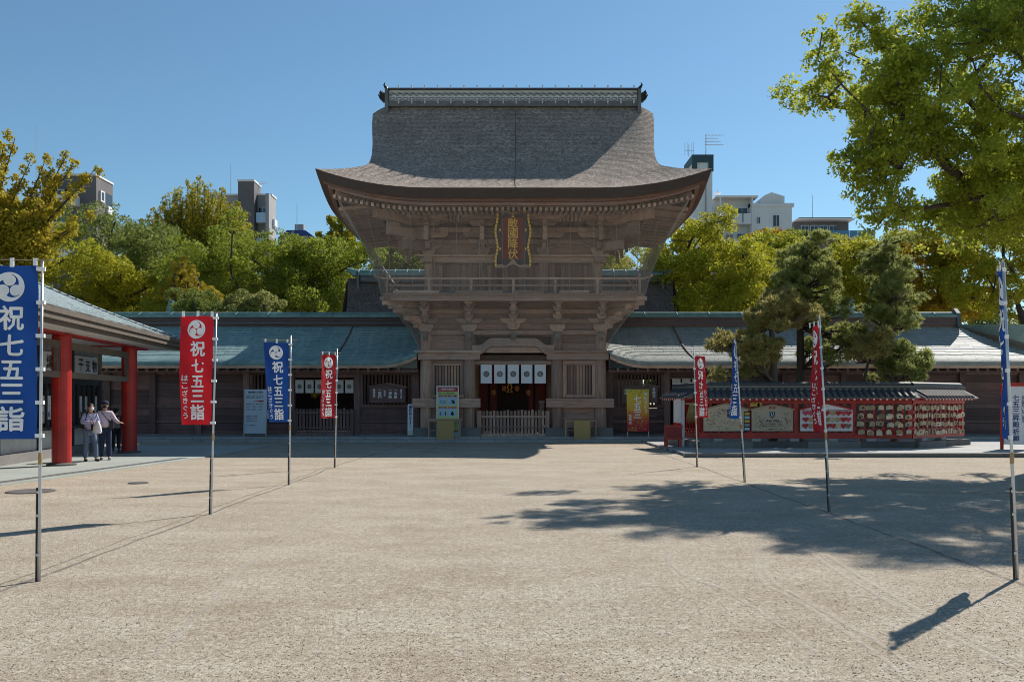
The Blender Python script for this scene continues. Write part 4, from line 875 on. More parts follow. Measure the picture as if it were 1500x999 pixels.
banner('nearest blue banner at the right edge, seen nearly edge on', (1490, 848), 1470, 'flag_blue', R(67), ztop=2.98, h=1.66, seed=5, fold=.03)
banner('red banner folded narrow in front of the heart plaque board, second in right row', (1216, 749), 1200, 'flag_red', R(88), ztop=2.87, h=1.66, seed=6, fold=.035)
banner('blue banner twisted into a wedge before the two wide signature boards', (1092, 706), 1077, 'flag_blue', R(79), ztop=2.94, h=1.62, seed=7, twist=R(24), fold=.03)
banner('small red banner with mirrored writing, farthest in right row beside the rack end', (1022, 684), 1016, 'flag_red', R(44), ztop=2.86, h=1.6, seed=8, fold=.015)
# ================================================================ votive rack
RO = Vector((10, 30.7, 0))
RK = thing('votive_rack', 'long low red fence rack with grey tiled roof round the pines, on a stone kerb', 'rack', RO)
tile = MB()
pr = [(math.cos(R(180*i/6))*.065, math.sin(R(180*i/6))*.07) for i in range(7)]
def barrel(L):
    mb = MB(); vs = []
    for yy in (0, L*.33, L*.34, L*.66, L*.67, L):
        k_ = 1.0+.10*(1 if yy in (L*.34, L*.67) else 0) if yy else 1.12
        vs += [(x*k_, -yy, z*k_-yy*.52) for x, z in pr]
    mb.add(vs, [(i*7+j, (i+1)*7+j, (i+1)*7+j+1, i*7+j+1) for i in range(5) for j in range(6)]+[tuple(range(7*5, 7*6))])
    return mb
bt = barrel(.56).mesh('roof_tile', 'dark_tile'); rtile = MB().prism([(-.13, 0), (.13, 0), (.10, .09), (0, .13), (-.10, .09)], 'x', -.105, .105).lathe([(.0, 0), (.0, 0)]).mesh('ridge_tile', 'dark_tile')
rft = MB().box(-.035, .035, 0, .3, -.03, .03).mesh('rafter', 'red_paint'); rfw = MB().box(-.034, .034, -.006, 0, -.03, .03).mesh('rafter_tip', 'white_paint')
blk = MB().box(-.16, .16, -.13, .13, .30, .40).mesh('stone_block', 'concrete')
def frame(A, Bp):
    d = (Vector(Bp)-Vector(A)); L = d.length; a = math.atan2(d.y, d.x); c, s_ = math.cos(a), math.sin(a)
    def tr(mb): mb.v = [(A[0]+x*c-y*s_-RO.x, A[1]+x*s_+y*c-RO.y, z) for x, y, z in mb.v]; return mb
    def pos(x, y, z=0): return (A[0]+x*c-y*s_-RO.x, A[1]+x*s_+y*c-RO.y, z)
    return L, a, tr, pos
def rack_side(A, Bp, posts, picks, first=True):
    L, a, tr, pos = frame(A, Bp)
    bx = lambda nm, m, *b, par=RK: tr(MB().box(*b)).build(nm, m, par)
    n = max(1, round(L/1.9))
    for i in range(n): bx('kerb_stone', 'stone_dark' if i % 2 else 'stone', L*i/n+.006, L*(i+1)/n-.006, -.30, .25, .0, .29+.006*(i % 3))
    for i in range(int(L/1.3)): place('stone_block', blk, RK, pos(.65+i*1.32, 0), (0, 0, a))
    bx('bottom_rail', 'red_paint', 0, L, -.07, .07, .40, .60); bx('bottom_rail', 'red_paint', 0, L, -.03, .03, .68, .73); bx('top_rail', 'red_paint', 0, L, -.08, .08, 1.60, 1.74)
    for x in posts: bx('post', 'red_paint', x-.07, x+.07, -.065, .065, .602, 1.60)
    pk = MB().box(-.04, .04, -.03, .03, .602, 1.598).mesh('picket', 'red_paint')
    for x in picks: place('picket', pk, RK, pos(x, .01), (0, 0, a))
    # roof: boarding, tiles
    for sg in (-1, 1): tr(MB().prism([(0, 2.10), (sg*.56, 1.80), (sg*.56, 1.77), (0, 2.04)], 'x', -.08, L+.08)).build('roof_board', 'tile_grey', RK)
    bx('roof_board', 'red_paint', -.05, L+.05, -.5, -.46, 1.74, 1.79)
    n = int(L/.222)
    for i in range(n):
        x = .1+i*.222; place('roof_tile', bt, RK, pos(x, -.02, 2.10), (0, 0, a))
        place('rafter', rft, RK, pos(x, -.50, 1.755), (0, 0, a)); place('rafter_tip', rfw, RK, pos(x, -.502, 1.755), (0, 0, a))
        place('ridge_tile', rtile, RK, pos(x, 0, 2.22), (0, 0, a))
    bx('ridge_course', 'stone', -.05, L+.03, -.10, .10, 2.06, 2.222); bx('ridge_course', 'dark_tile', -.05, L+.04, -.125, .125, 2.13, 2.15)
    n2 = int(L/.222)
    for i in range(n2): place('roof_tile', bt, RK, pos(.1+i*.222, .02, 2.10), (0, 0, a+math.pi))
    return L, a, pos
A0, A1, A2 = (6.55, 30.75), (13.9, 30.7), (16.75, 32.8)
FX = lambda px: (px-746)/FPX*30.7-A0[0]
gridp = [FX(1252+14*i) for i in range(7)]
L, a, pos = rack_side(A0, A1, [.07, FX(1026), FX(1098), FX(1165), FX(1249), 7.28], [FX(1030+11.5*i) for i in range(19)]+gridp)
L2, a2, pos2 = rack_side(A1, A2, [.1, 3.45], [.45+.3*i for i in range(10)])
L3, a3, pos3 = rack_side((6.2, 33.2), A0, [.1, 2.4], [.4+.3*i for i in range(7)])
# wide house shaped boards hung on the front
def votive_board(label, px0, px1, mat, edge, deco):
    x0, x1 = A0[0]+FX(px0), A0[0]+FX(px1); w_ = x1-x0; T = thing('votive_board', label, 'board', ((x0+x1)/2, 30.52, .66))
    hw = w_/2; hp = .90 if w_ > 1.5 else .85
    MB().prism([(-hw, 0), (hw, 0), (hw, .74), (0, hp+.03), (-hw, .74)], 'y', 0, .04).build('board', mat, T)
    for sg in (-1, 1): MB().beam((sg*(hw+.04), .01, .735), (0, .01, hp+.05), .09, .05).build('board_cap', edge, T)
    fn = lambda u, v, w0=0: (u, -.006-w0, v)
    deco(T, fn, hw)
    return T
def scrib(T, fn, boxes, n_, mat='ink', s_=.05):
    mb = MB(); rr = random.Random(len(boxes)+n_)
    for i in range(n_):
        b = rr.choice(boxes); x, z = rr.uniform(b[0], b[1]), rr.uniform(b[2], b[3]); q = Vector((x, z)); a_ = rr.uniform(0, 6)
        for k_ in range(4):
            a_ += rr.uniform(-2, 2); e = q+Vector((math.cos(a_), math.sin(a_)))*rr.uniform(.3, 1)*s_; nn = Vector((-math.sin(a_), math.cos(a_)))*.005
            mb.add([fn(*(q-nn)), fn(*(e-nn)), fn(*(e+nn)), fn(*(q+nn))], [(0, 1, 2, 3)]); q = e
    mb.build('signatures', mat, T, kind='stuff')
def d1(T, fn, hw):
    mb = MB(); up = lambda u, v, w0=0: fn(u, .70-v, w0); heavy2d(mb, 'めざせ', .1, .02, .13, up, False, 1.0, .03); heavy2d(mb, '優勝！', .1, .16, .14, up, False, 1.0, .03); mb.build('lettering', 'ink', T)
    mb = MB(); heavy2d(mb, '必勝', .52, .42, .10, up); mb.build('lettering', 'crimson', T)
    scrib(T, fn, [(-hw+.08, -.1, .1, .65), (-hw+.1, hw-.35, .05, .4), (-.3, .2, .62, .75)], 100, 'tile_grey', .03)
def d2(T, fn, hw):
    up = lambda u, v, w0=0: fn(u, .86-v, w0)
    mb = MB(); heavy2d(mb, '奉納', -.07, .06, .10, up, False, 1.25, .02); mb.build('lettering', 'crimson', T)
    MB().add([fn(x, z, .001) for x, z in ((-.10, .66), (.10, .66), (.09, .53), (0, .42), (-.09, .53))], [(0, 1, 2, 3, 4)]).build('club_crest', 'teal', T)
    MB().add([fn(x, z, .003) for x, z in ((-.06, .64), (.06, .64), (.035, .54), (0, .48), (-.035, .54))], [(0, 1, 2, 3, 4)]).build('club_crest', 'paper_blue', T); MB().add([fn(x, z, .005) for x, z in ((-.03, .63), (.03, .63), (0, .52))], [(0, 1, 2)]).build('club_crest', 'ink', T)
    mb = MB(); heavy2d(mb, 'Avispa', -.17, .50, .085, up, False, .9, .03); heavy2d(mb, 'これからも選手と一緒に', -.34, .62, .05, up, False, 1.3, .02); heavy2d(mb, '勝利をつかみましょう！', -.33, .69, .05, up, False, 1.3, .02); heavy2d(mb, '福岡サポーター一同', -.1, .80, .045, up, False, 1.15, .02); mb.build('lettering', 'ink', T)
    scrib(T, fn, [(-hw+.08, -.3, .12, .68), (.32, hw-.08, .12, .68), (-.5, .5, .3, .36)], 80, 'tile_grey', .03)
def d3(T, fn, hw):
    MB().add([fn(-hw+.05, .72), fn(hw-.05, .72), fn(hw-.05, .735), fn(-hw+.05, .735)], [(0, 1, 2, 3)]).build('red_line', 'crimson', T)
    for z in (.62, .40, .18): B('hook_rail', 'white_paint', T, -hw+.06, hw-.06, -.05, 0, z+.07, z+.095)
votive_board('pale signature board with めざせ 優勝！ in black, leftmost on the red rack', 1029, 1094, 'ema_board', 'new_wood', d1)
votive_board('pale signature board with teal club crest, between the blue strip and heart board', 1099, 1159, 'ema_board', 'new_wood', d2)
votive_board('white house shaped board hung with rows of heart plaques', 1170, 1246, 'white_paint', 'crimson', d3)
T = thing('poster_strip', 'narrow upright poster of black, yellow and blue squares between the signature boards', 'poster', (A0[0]+FX(1092), 30.50, .66))
B('poster_board', 'ink', T, -.10, .10, 0, .02, 0, .68)
for i, m_ in enumerate(('paper_blue', 'glass_blue', 'yellow_gold', 'paper_blue', 'yellow_gold')): B('poster_picture', m_, T, -.085, .085, -.006, 0, .03+i*.13, .03+i*.13+.09)
RW = ('top', 'second', 'third', 'bottom'); ORD = ['leftmost']+[w_+' from left' for w_ in 'second third fourth fifth sixth seventh eighth ninth tenth eleventh twelfth thirteenth fourteenth fifteenth sixteenth seventeenth eighteenth nineteenth twentieth twenty-first twenty-second twenty-third twenty-fourth twenty-fifth'.split()]+['rightmost']
hx = [(math.sin(t_)**3*16, 13*math.cos(t_)-5*math.cos(2*t_)-2*math.cos(3*t_)-math.cos(4*t_)) for t_ in [2*math.pi*i/18 for i in range(18)]]
def heart(m_): 
    mb = MB().prism([(x*.0066, z*.0066) for x, z in hx], 'y', 0, .012); return mb.mesh('heart', m_)
hm = {m_: heart(m_) for m_ in ('crimson', 'ema_wood', 'pink_fill', 'ema_wood_old')}
rr = random.Random(12); hcx = (A0[0]+(FX(1170)+FX(1246))/2)
for r_, z in enumerate((.62, .40, .18)):
    for i in range(9):
        m_ = rr.choice(['crimson', 'crimson', 'ema_wood', 'pink_fill', 'ema_wood_old'])
        place('heart_plaque', hm[m_], None, (hcx-.74+i*.185+rr.uniform(-.015, .015), 30.445+rr.uniform(-.008, .008), .66+z), (0, rr.uniform(-.1, .1), 0),
              label=('red' if m_ == 'crimson' else 'pink' if m_ == 'pink_fill' else 'bare wood' if m_ == 'ema_wood' else 'dark wood')+' heart plaque in the '+('top', 'middle', 'bottom')[r_]+' row of the white board, '+ORD[i], cat='votive plaque', group='heart plaques on the white board')
# small wooden plaques on the lattice and on the angled end
def ema(m_):
    me_ = MB().prism([(-.085, -.06), (.085, -.06), (.085, .045), (0, .085), (-.085, .045)], 'y', 0, .01).mesh('wooden_plaque', m_); return me_
em = [ema('ema_wood'), ema('ema_wood_old'), ema('ema_wood_pale')]
mk = MB().cbox((0, -.004, -.01), (.05, .004, .05)).mesh('ink_mark', 'ink')
for r_ in range(4):
    z = 1.46-.285*r_
    for i in range(6):
        for j in range(3):
            o = place('wooden_plaque', rr.choice(em), None, (A0[0]+(gridp[i]+gridp[i+1])/2+rr.uniform(-.06, .06), 30.57-.02*j+rr.uniform(-.01, .01), z+rr.uniform(-.045, .03)), (rr.uniform(-.1, .05), rr.uniform(-.18, .18), rr.uniform(-.25, .25)),
                  scale=(1.1, 1, 1.1), label=('rear', 'middle', 'front')[j]+' wooden plaque in the '+RW[r_]+' row of the front lattice, gap '+ORD[i], cat='votive plaque', group='wooden plaques on the front lattice')
            if j == 2 and rr.random() < .4: place('ink_mark', mk, o)
    for i in range(26):
        p = pos2(.12+i*.128, -.10-.02*(i % 3)); o = place('wooden_plaque', rr.choice(em), None, (p[0]+RO.x, p[1]+RO.y, z+rr.uniform(-.05, .03)), (rr.uniform(-.1, .05), rr.uniform(-.18, .18), a2+rr.uniform(-.3, .3)),
                  scale=(1.1, 1, 1.1), label='small wooden plaque in the '+RW[r_]+' row of the angled rack end, '+ORD[i], cat='votive plaque', group='wooden plaques on the angled end')
        if rr.random() < .25: place('ink_mark', mk, o)
for x, lb in ((FX(1101), 'leftmost '), (FX(1108), 'middle '), (FX(1112), 'rightmost ')): place('wooden_plaque', ema('yellow_gold'), None, (A0[0]+x, 30.60, 1.56), label=lb+'yellow plaque hanging under the rack roof above the crest board', cat='votive plaque', group='yellow plaques above the crest board')
T = thing('straw_bundle', 'hanging straw bundle at the left end of the red rack', 'straw', (6.27, 30.55, 1.0))
mb = MB()
for i in range(60):
    x = rr.uniform(-.13, .13); mb.tube([(x*.6, rr.uniform(-.03, .03), .58), (x, rr.uniform(-.06, .06), .3), (x*1.5, rr.uniform(-.08, .08), rr.uniform(-.1, .12))], [.01, .009, .003], 4)
mb.build('straw', 'straw', T, kind='stuff'); B('straw_rod', 'bamboo', T, -.2, .2, -.02, .02, .58, .62)
for i, (px, h_) in enumerate(((1150, 1.0),)): pass
# red stand and white post sign left of the rack
T = thing('red_stand', 'small red wooden stand on legs left of the rack', 'stand', (5.75, 31.2, 0))
B('stand_box', 'red_deep', T, -.28, .28, -.2, .2, .36, .82)
for x in (-.24, .24):
    for y in (-.16, .16): B('leg', 'red_paint', T, x-.035, x+.035, y-.035, y+.035, 0, .36)
B('stand_rail', 'red_paint', T, -.3, .3, -.23, -.2, .76, .86); B('stand_rail', 'red_paint', T, -.3, .3, -.225, -.2, .34, .42)
X, Y = base_at(995, 657); T = thing('sign_post', 'white post with a narrow white board seen edge on beside the red stand', 'sign', (X, Y-.4, 0))
B('post', 'white_paint', T, .0, .1, -.04, .06, 0, 1.86); B('board', 'white_paint', T, -.11, -.01, -.05, .9, .92, 1.86); MB().beam((-.12, -.08, 1.86), (.12, -.08, 1.92), .12, .05).build('cap', 'white_paint', T)
# right edge sign
p = P(1486, 600, 29.5); T = thing('reception_sign', 'white sign board in a red frame with blue writing and red arrow at right edge', 'sign', (p.x, 29.5, 0), R(-16))
B('board', 'paper_white', T, -.33, .33, -.02, .02, .25, 2.18); B('post', 'red_paint', T, .34, .50, -.06, .08, 0, 2.35); B('post', 'red_paint', T, -.42, -.335, -.06, .06, 0, 2.26); B('top_rail', 'red_paint', T, -.335, .34, -.05, .05, 2.18, 2.3)
fn = lambda u, v, w0=0: (u, -.025-w0, v); up = lambda u, v, w0=0: (u, -.025-w0, 2.05-v)
mb = MB(); heavy2d(mb, '七五三昇殿祈願', .04, .25, .20, up, h=.02); heavy2d(mb, '受付案内所', -.2, .62, .16, up, h=.02); heavy2d(mb, '当日受付いたします', .25, .22, .09, up, h=.02); mb.build('lettering', 'ink_blue', T)
MB().add([fn(x-.2, z) for x, z in ((-.035, 1.55), (.035, 1.55), (.035, 1.75), (.09, 1.75), (0, 1.93), (-.09, 1.75), (-.035, 1.75))], [tuple(range(7))]).build('arrow', 'crimson', T)
# ================================================================ signs in front of the gate and corridor
def lean_board(name, label, px0, px1, y0, y1, Y, mat, lean_=R(-4), cat='sign'):
    a = P(px0, y1, Y); b = P(px1, y0, Y); T = thing(name, label, cat, ((a.x+b.x)/2, Y, .19)); T.rotation_euler = (lean_, 0, 0)
    return T, (b.x-a.x)/2, a.z-.19, b.z-.19
T, hw, z0, z1 = lean_board('notice_board', 'white rimmed visitor notice with red heading and four pictures, left of the gate passage', 639, 672, 565, 629, 37.35, 'paper_white')
B('board', 'paper_white', T, -hw, hw, 0, .03, .02, z1); B('board_panel', 'paper_green', T, -hw+.04, hw-.04, -.004, -.0005, .05, z1-.04)
B('heading', 'crimson', T, -hw+.05, hw-.05, -.008, -.0045, z1-.24, z1-.05); up = lambda u, v, w0=0: (u, -.012-w0, z1-v)
mb = MB(); heavy2d(mb, 'ご参拝の皆様へ', -.30, .145, .10, up, False, 1.0, .02); mb.build('lettering', 'paper_white', T)
mb = MB(); heavy2d(mb, '新型ウイルス感染症対策', -.38, .30, .05, up, False, 1.25, .01); heavy2d(mb, 'ご理解とご協力をお願いいたします', -.38, .375, .045, up, False, 1.12, .01); mb.build('lettering', 'ink', T)
for i, (cx, cz, tx, pic) in enumerate(((-.20, z1-.64, 'マスク着用', 0), (.20, z1-.64, '手指消毒', 1), (-.20, z1-1.12, '距離の確保', 2), (.20, z1-1.12, '咳エチケット', 3))):
    c_ = B('picture_card', 'paper_blue', T, cx-.175, cx+.175, -.008, -.0045, cz-.17, cz+.17); B('card_heading', 'crimson', c_, cx-.175, cx+.175, -.010, -.0082, cz+.172, cz+.235)
    mb = MB(); heavy2d(mb, tx, cx-.11, z1-(cz+.203), .045, lambda u, v, w0=0: (u, -.013-w0, z1-v), False, 1.1, .01); mb.build('lettering', 'paper_white', c_)
    mb = MB(); f2 = lambda u, v: (u, -.0095, v)
    if pic == 0:
        for a_, b_ in (((cx-.08, cz-.08), (cx+.08, cz-.08)), ((cx-.08, cz+.02), (cx+.08, cz+.02)), ((cx-.08, cz-.08), (cx-.08, cz+.02)), ((cx+.08, cz-.08), (cx+.08, cz+.02)), ((cx-.14, cz-.03), (cx-.08, cz+.01)), ((cx+.14, cz-.03), (cx+.08, cz+.01)), ((cx-.14, cz-.03), (cx-.08, cz-.07)), ((cx+.14, cz-.03), (cx+.08, cz-.07))): mb.beam((a_[0], -.0115, a_[1]), (b_[0], -.0115, b_[1]), .008, .012)
    elif pic == 1: disc2d(mb, cx+.05, cz-.06, .06, f2); disc2d(mb, cx-.02, cz+.02, .035, f2); disc2d(mb, cx-.08, cz-.08, .02, f2); mb.beam((cx, -.0115, cz), (cx+.09, -.0115, cz+.04), .006, .03)
    elif pic == 2:
        for s_ in (-.11, .11): disc2d(mb, cx+s_, cz+.02, .022, f2); rect2d(mb, cx+s_-.02, cx+s_+.02, cz-.12, cz-.01, f2)
        mb.beam((cx-.07, -.0115, cz-.05), (cx+.07, -.0115, cz-.05), .006, .012)
    else: disc2d(mb, cx, cz-.06, .07, f2); disc2d(mb, cx, cz+.03, .03, f2)
    mb.build('pictogram', 'ink', c_)
B('board_foot', 'crimson', T, -hw+.05, hw-.05, -.008, -.0045, .22, .27); B('board_foot', 'paper_blue', T, -hw+.05, hw-.05, -.008, -.0045, .06, .215)
def table(label, px0, px1, y1, box0, box1, lab2):
    a = P(px0, y1, 37.15); b = P(px1, y1, 37.15); c = (a.x+b.x)/2; hw = (b.x-a.x)/2; T = thing('wooden_table', label, 'table', (c, 37.15, .19)); h_ = a.z-.19
    B('tabletop', 'new_wood', T, -hw, hw, -.18, .18, h_-.04, h_); B('table_apron', 'new_wood', T, -hw+.08, hw-.08, -.14, -.12, h_-.11, h_-.041)
    for x in (-hw+.1, hw-.1):
        for y in (-.13, .13): B('leg', 'new_wood', T, x-.025, x+.025, y-.025, y+.025, 0, h_-.04)
    B('stretcher', 'new_wood', T, -hw+.1, hw-.1, .11, .14, .25, .29)
    a = P(box0, 616, 36.85); b = P(box1, 616, 36.85); z_ = a.z-.10; T = thing('yellow_panel', lab2, 'panel', ((a.x+b.x)/2, 36.85, .10), 0); T.rotation_euler = (R(-4), 0, 0)
    B('panel', 'yellow_board', T, -(b.x-a.x)/2, (b.x-a.x)/2, 0, .03, 0, z_)
    for sx in (-1, 1): B('panel_foot', 'yellow_board', T, sx*.28-.02, sx*.28+.02, .03, .25, 0, .04)
table('narrow pale wooden table in front of the visitor notice', 625, 677.5, 613.5, 640, 665, 'dull yellow board leaning at the table below the visitor notice')
table('narrow pale wooden table under the right lattice window of the gate', 825, 876, 613.5, 841, 865, 'dull yellow board leaning at the right hand table')
T, hw, z0, z1 = lean_board('autumn_banner', 'orange autumn leaf banner reading おめでとう 七五三 筥崎宮 on a stand', 918.5, 951, 570, 632, 37.4, 'autumn_print')
T.location.z += z0; MB().grid(lambda a, b: (-hw+2*hw*a, .01*math.sin(a*6+b*4), (z1-z0)*b), 8, 14).build('banner_cloth', 'autumn_print', T, smooth=True)
for sx in (-1, 1): MB().tube([(sx*(hw-.03), .03, -z0+.02), (sx*(hw-.03), .03, z1-z0)], .012, 6).build('stand_leg', 'steel_pole', T)
up = lambda u, v, w0=0: (u, -.02-w0, (z1-z0)-v)
mb = MB(); heavy2d(mb, '七五三', -.02, .42, .30, up, gap=1.1, h=.025); heavy2d(mb, 'おめでとう', .33, .2, .15, up, gap=1.22, h=.02); heavy2d(mb, '筥崎宮', -.33, 1.12, .12, up, gap=1.25, h=.02); mb.build('lettering', 'flag_white', T)
mb = MB(); m2 = MB()
for i in range(70):
    top = rr.random() < .35; u = rr.uniform(-hw+.05, hw-.05); v = rr.uniform(.03, .25) if top else (z1-z0)-rr.uniform(.04, .45)*(1-.5*(u < 0)); r_ = rr.uniform(.02, .05)
    tgt = mb if rr.random() < .6 else m2; a0 = rr.uniform(0, 6)
    tgt.add([(u+r_*(1 if k_ % 2 else .45)*math.cos(a0+k_*math.pi/5), -.012-.0005*(i % 12), (z1-z0)-v+r_*(1 if k_ % 2 else .45)*math.sin(a0+k_*math.pi/5)) for k_ in range(10)], [tuple(range(10))])
mb.build('maple_print', 'yellow_gold', T, kind='stuff'); m2.build('maple_print', 'pink_fill', T, kind='stuff')
T, hw, z0, z1 = lean_board('shrine_notice', 'tall pale grey printed notice board on feet left of the third banner', 357.5, 389, 570, 633, 37.6, 'info_board', R(-5))
B('board', 'info_board', T, -hw, hw, 0, .05, .12, z1); B('board_frame', 'steel_pole', T, -hw-.03, -hw-.002, -.01, .06, 0, z1+.02); B('board_frame', 'steel_pole', T, hw+.002, hw+.03, -.01, .06, 0, z1+.02)
up = lambda u, v, w0=0: (u, -.006-w0, z1-v); mb = MB(); heavy2d(mb, '御祈願のご案内', -.28, .12, .085, up, False, 1.05, .02)
for v, tx, sz in ((.26, '家内安全　商売繁盛　厄除　交通安全', .035), (.31, '安産祈願　初宮参　七五三　学業成就', .035), (.36, '病気平癒　必勝祈願　諸願成就', .035), (.62, '御初穂料　御札　神饌　記念品', .042), (.74, '五千円　一万円　二万円', .05), (.86, '三万円　五万円　十万円', .05), (1.14, '受付時間　午前九時', .045), (1.24, '午後四時三十分まで', .045), (1.34, '出張祭典も承ります', .045), (1.52, '詳しくは授与所へ', .045)): heavy2d(mb, tx, -.38, v, sz, up, False, 1.22, .02)
mb.build('lettering', 'ink', T); mb = MB(); heavy2d(mb, '祈願', -.05, .50, .06, up, False, 1.4, .02); rect2d(mb, .1, .34, .47, .53, up); mb.build('lettering', 'crimson', T)
T, hw, z0, z1 = lean_board('slim_sign', 'slim white upright sign strip left of the gate corner pillar', 597, 605, 592, 630, 37.7, 'paper_white', R(-2))
B('board', 'paper_white', T, -hw, hw, 0, .03, .05, z1); up = lambda u, v, w0=0: (u, -.006-w0, z1-v); mb = MB(); heavy2d(mb, '撮影禁止', 0, .12, .13, up, h=.02); heavy2d(mb, '御遠慮下さい', 0, .66, .06, up, h=.02); mb.build('lettering', 'ink_blue', T); B('board_foot', 'glass_blue', T, -hw+.01, hw-.01, -.008, -.001, .08, .25)
T = thing('small_notice', 'small white paper notice on the corridor wall beside the grey notice board', 'notice', tuple(P(394, 607, 38.7))); B('paper', 'paper_white', T, -.14, .14, 0, .02, -.18, .18)
mb = MB(); text2d(mb, 'お知らせ', -.08, .05, .05, lambda u, v: (u, -.004, .15-v), False, 1.1, 0); mb.build('lettering', 'ink', T)
def name_board(label, pxc, mat, texts, Y, sc_=1.):
    p = P(pxc, 590, Y); T = thing('shrine_name_board', label, 'board', (p.x, Y, p.z)); hw = .78
    MB().prism([(-hw, .0), (hw, .0), (hw, .66), (0, .80), (-hw, .66)], 'y', 0, .05).build('board', mat, T)
    for sg in (-1, 1): MB().beam((sg*(hw+.08), .0, .68), (0, .0, .84), .14, .06).build('board_cap', 'wall_post', T)
    mb = MB()
    for tx, u, v, sz in texts: heavy2d(mb, tx, u, v, sz, lambda a, b, w0=0: (a, -.006-w0, .70-b), h=.02)
    mb.build('lettering', 'flag_white', T)
name_board('brown peaked name board with white columns reading 本殿 拝殿 楼門', 567.5, 'wall_board', [('重要文化財', .60, .14, .075), ('一本殿', .36, .13, .14), ('一拝殿', .12, .13, .14), ('一楼門', -.33, .13, .14), ('国指定', -.12, .2, .08), ('筥崎宮', -.58, .15, .11)], 38.55)
name_board('dark peaked board half hidden behind the orange autumn banner', 937, 'wall_post', [('筥崎宮', .62, .12, .13), ('由緒', -.6, .15, .12)], 38.55)
#==PEOPLE==

# ================================================================ people
def skin_mesh(verts, edges, root, sub=2):
    """verts: (co, radius); one continuous surface grown with a Skin modifier"""
    me = bpy.data.meshes.new('s'); me.from_pydata([v[0] for v in verts], edges, []); ob = bpy.data.objects.new('s', me); COL.objects.link(ob)
    ob.modifiers.new('k', 'SKIN'); sv = me.skin_vertices[0].data
    for i, v in enumerate(verts): r_ = v[1]; sv[i].radius = r_ if isinstance(r_, tuple) else (r_, r_); sv[i].use_root = (i == root)
    if sub: m_ = ob.modifiers.new('b', 'SUBSURF'); m_.levels = sub; m_.render_levels = sub
    bpy.context.view_layer.update(); dg = bpy.context.evaluated_depsgraph_get(); out = bpy.data.meshes.new_from_object(ob.evaluated_get(dg)); out.shade_smooth()
    bpy.data.objects.remove(ob); bpy.data.meshes.remove(me); return out
def person(label, loc, rz, H, arms, legs, bend, top, trousers, shoes, hat=None, mask='white_paint', extra=None, headrot=(0, 0), longsleeve=True):
    k = H/1.65; T = thing('person', label, 'person', loc, rz); V = []; E = []
    def v(p, r_, par=None):
        V.append(((p[0]*k, p[1]*k, p[2]*k), r_*k)); 
        if par is not None: E.append((par, len(V)-1))
        return len(V)-1
    pel = v((0, 0, .93), .125); sp = v((0, -.01, 1.08), .115, pel); ch = v((0, bend*.5, 1.27), .14, sp); nb = v((0, bend, 1.40), .065, ch); nk = v((0, bend*1.25, 1.455), .05, nb)
    hx_, hy_ = headrot; jaw = v((hx_*.4, bend*1.6-.015+hy_*.4, 1.50), .066, nk); hd = v((hx_, bend*1.8+hy_, 1.565), .088, jaw); tp = v((hx_, bend*1.8+hy_+.012, 1.625), .055, hd)
    A = {}
    for sd, (el, wr, hn) in zip((-1, 1), arms):
        sh = v((sd*.165, bend*.9, 1.345), .056, ch); e = v(el, .042, sh); w_ = v(wr, .029, e); d = (Vector(hn)-Vector(wr)); d.normalize() if d.length else None
        pm_ = v(Vector(wr)+d*.055, .032, w_); sdv = d.cross(Vector((0, 0, 1))); sdv = sdv.normalized() if sdv.length > .1 else Vector((1, 0, 0)); up_ = sdv.cross(d)
        for f, ln in zip((-1.5, -.5, .5, 1.5), (.062, .074, .070, .055)):
            p0 = Vector(wr)+d*.095+sdv*f*.017; a_ = v(p0, .0095, pm_); b_ = v(p0+d*ln*.55-up_*.012, .0085, a_); v(p0+d*ln*.85-up_*.035, .007, b_)
        th = v(Vector(wr)+d*.045+sdv*.042, .011, pm_); v(Vector(wr)+d*.085+sdv*.052-up_*.015, .009, th); A[sd] = (sh, e, w_)
    Lg = []
    for sd, (kn, an, toe) in zip((-1, 1), legs):
        hp = v((sd*.09, .0, .86), .088, pel); kk = v(kn, .058, hp); a_ = v(an, .038, kk); t_ = v(toe, .032, a_); Lg.append((hp, kk, a_, t_))
    me = skin_mesh(V, E, pel); me.materials.append(M['skin']); place('body', me, T)
    def sub_(names, radd, mat, nm, ed, root):
        idx = {n_: i for i, n_ in enumerate(names)}; vv = [(V[n_][0], V[n_][1]+radd.get(n_, .012)) for n_ in names]
        m_ = skin_mesh(vv, [(idx[a], idx[b]) for a, b in ed], idx[root]); m_.materials.append(M[mat]); return place(nm, m_, T)
    s1, e1, w1 = A[-1]; s2, e2, w2 = A[1]
    sub_([pel, sp, ch, nb, s1, e1, w1, s2, e2, w2], {pel: .04, sp: .035, ch: .022, nb: .012, w1: .016, w2: .016, e1: .02, e2: .02, s1: .02, s2: .02}, top, 'shirt', [(pel, sp), (sp, ch), (ch, nb), (ch, s1), (s1, e1), (e1, w1), (ch, s2), (s2, e2), (e2, w2)], pel)
    (h1, k1, a1, t1), (h2, k2, a2_, t2) = Lg
    V.append(((0, 0, .905*k), .118*k)); pp = len(V)-1
    sub_([pp, h1, k1, a1, h2, k2, a2_], {pp: .012, h1: .016, h2: .016, k1: .022, k2: .022, a1: .03, a2_: .03}, trousers, 'trousers', [(pp, h1), (h1, k1), (k1, a1), (pp, h2), (h2, k2), (k2, a2_)], pp)
    for an, tt in ((a1, t1), (a2_, t2)):
        a_ = Vector(V[an][0]); t_ = Vector(V[tt][0]); dr = (t_-a_); dr.z = 0; dr.normalize()
        sm = skin_mesh([(a_-dr*.05*k+Vector((0, 0, -.03*k)), .042*k), (a_+dr*.03*k+Vector((0, 0, -.035*k)), .046*k), (t_+dr*.03*k, .036*k)], [(0, 1), (1, 2)], 0); sm.materials.append(M[shoes]); place('shoe', sm, T)
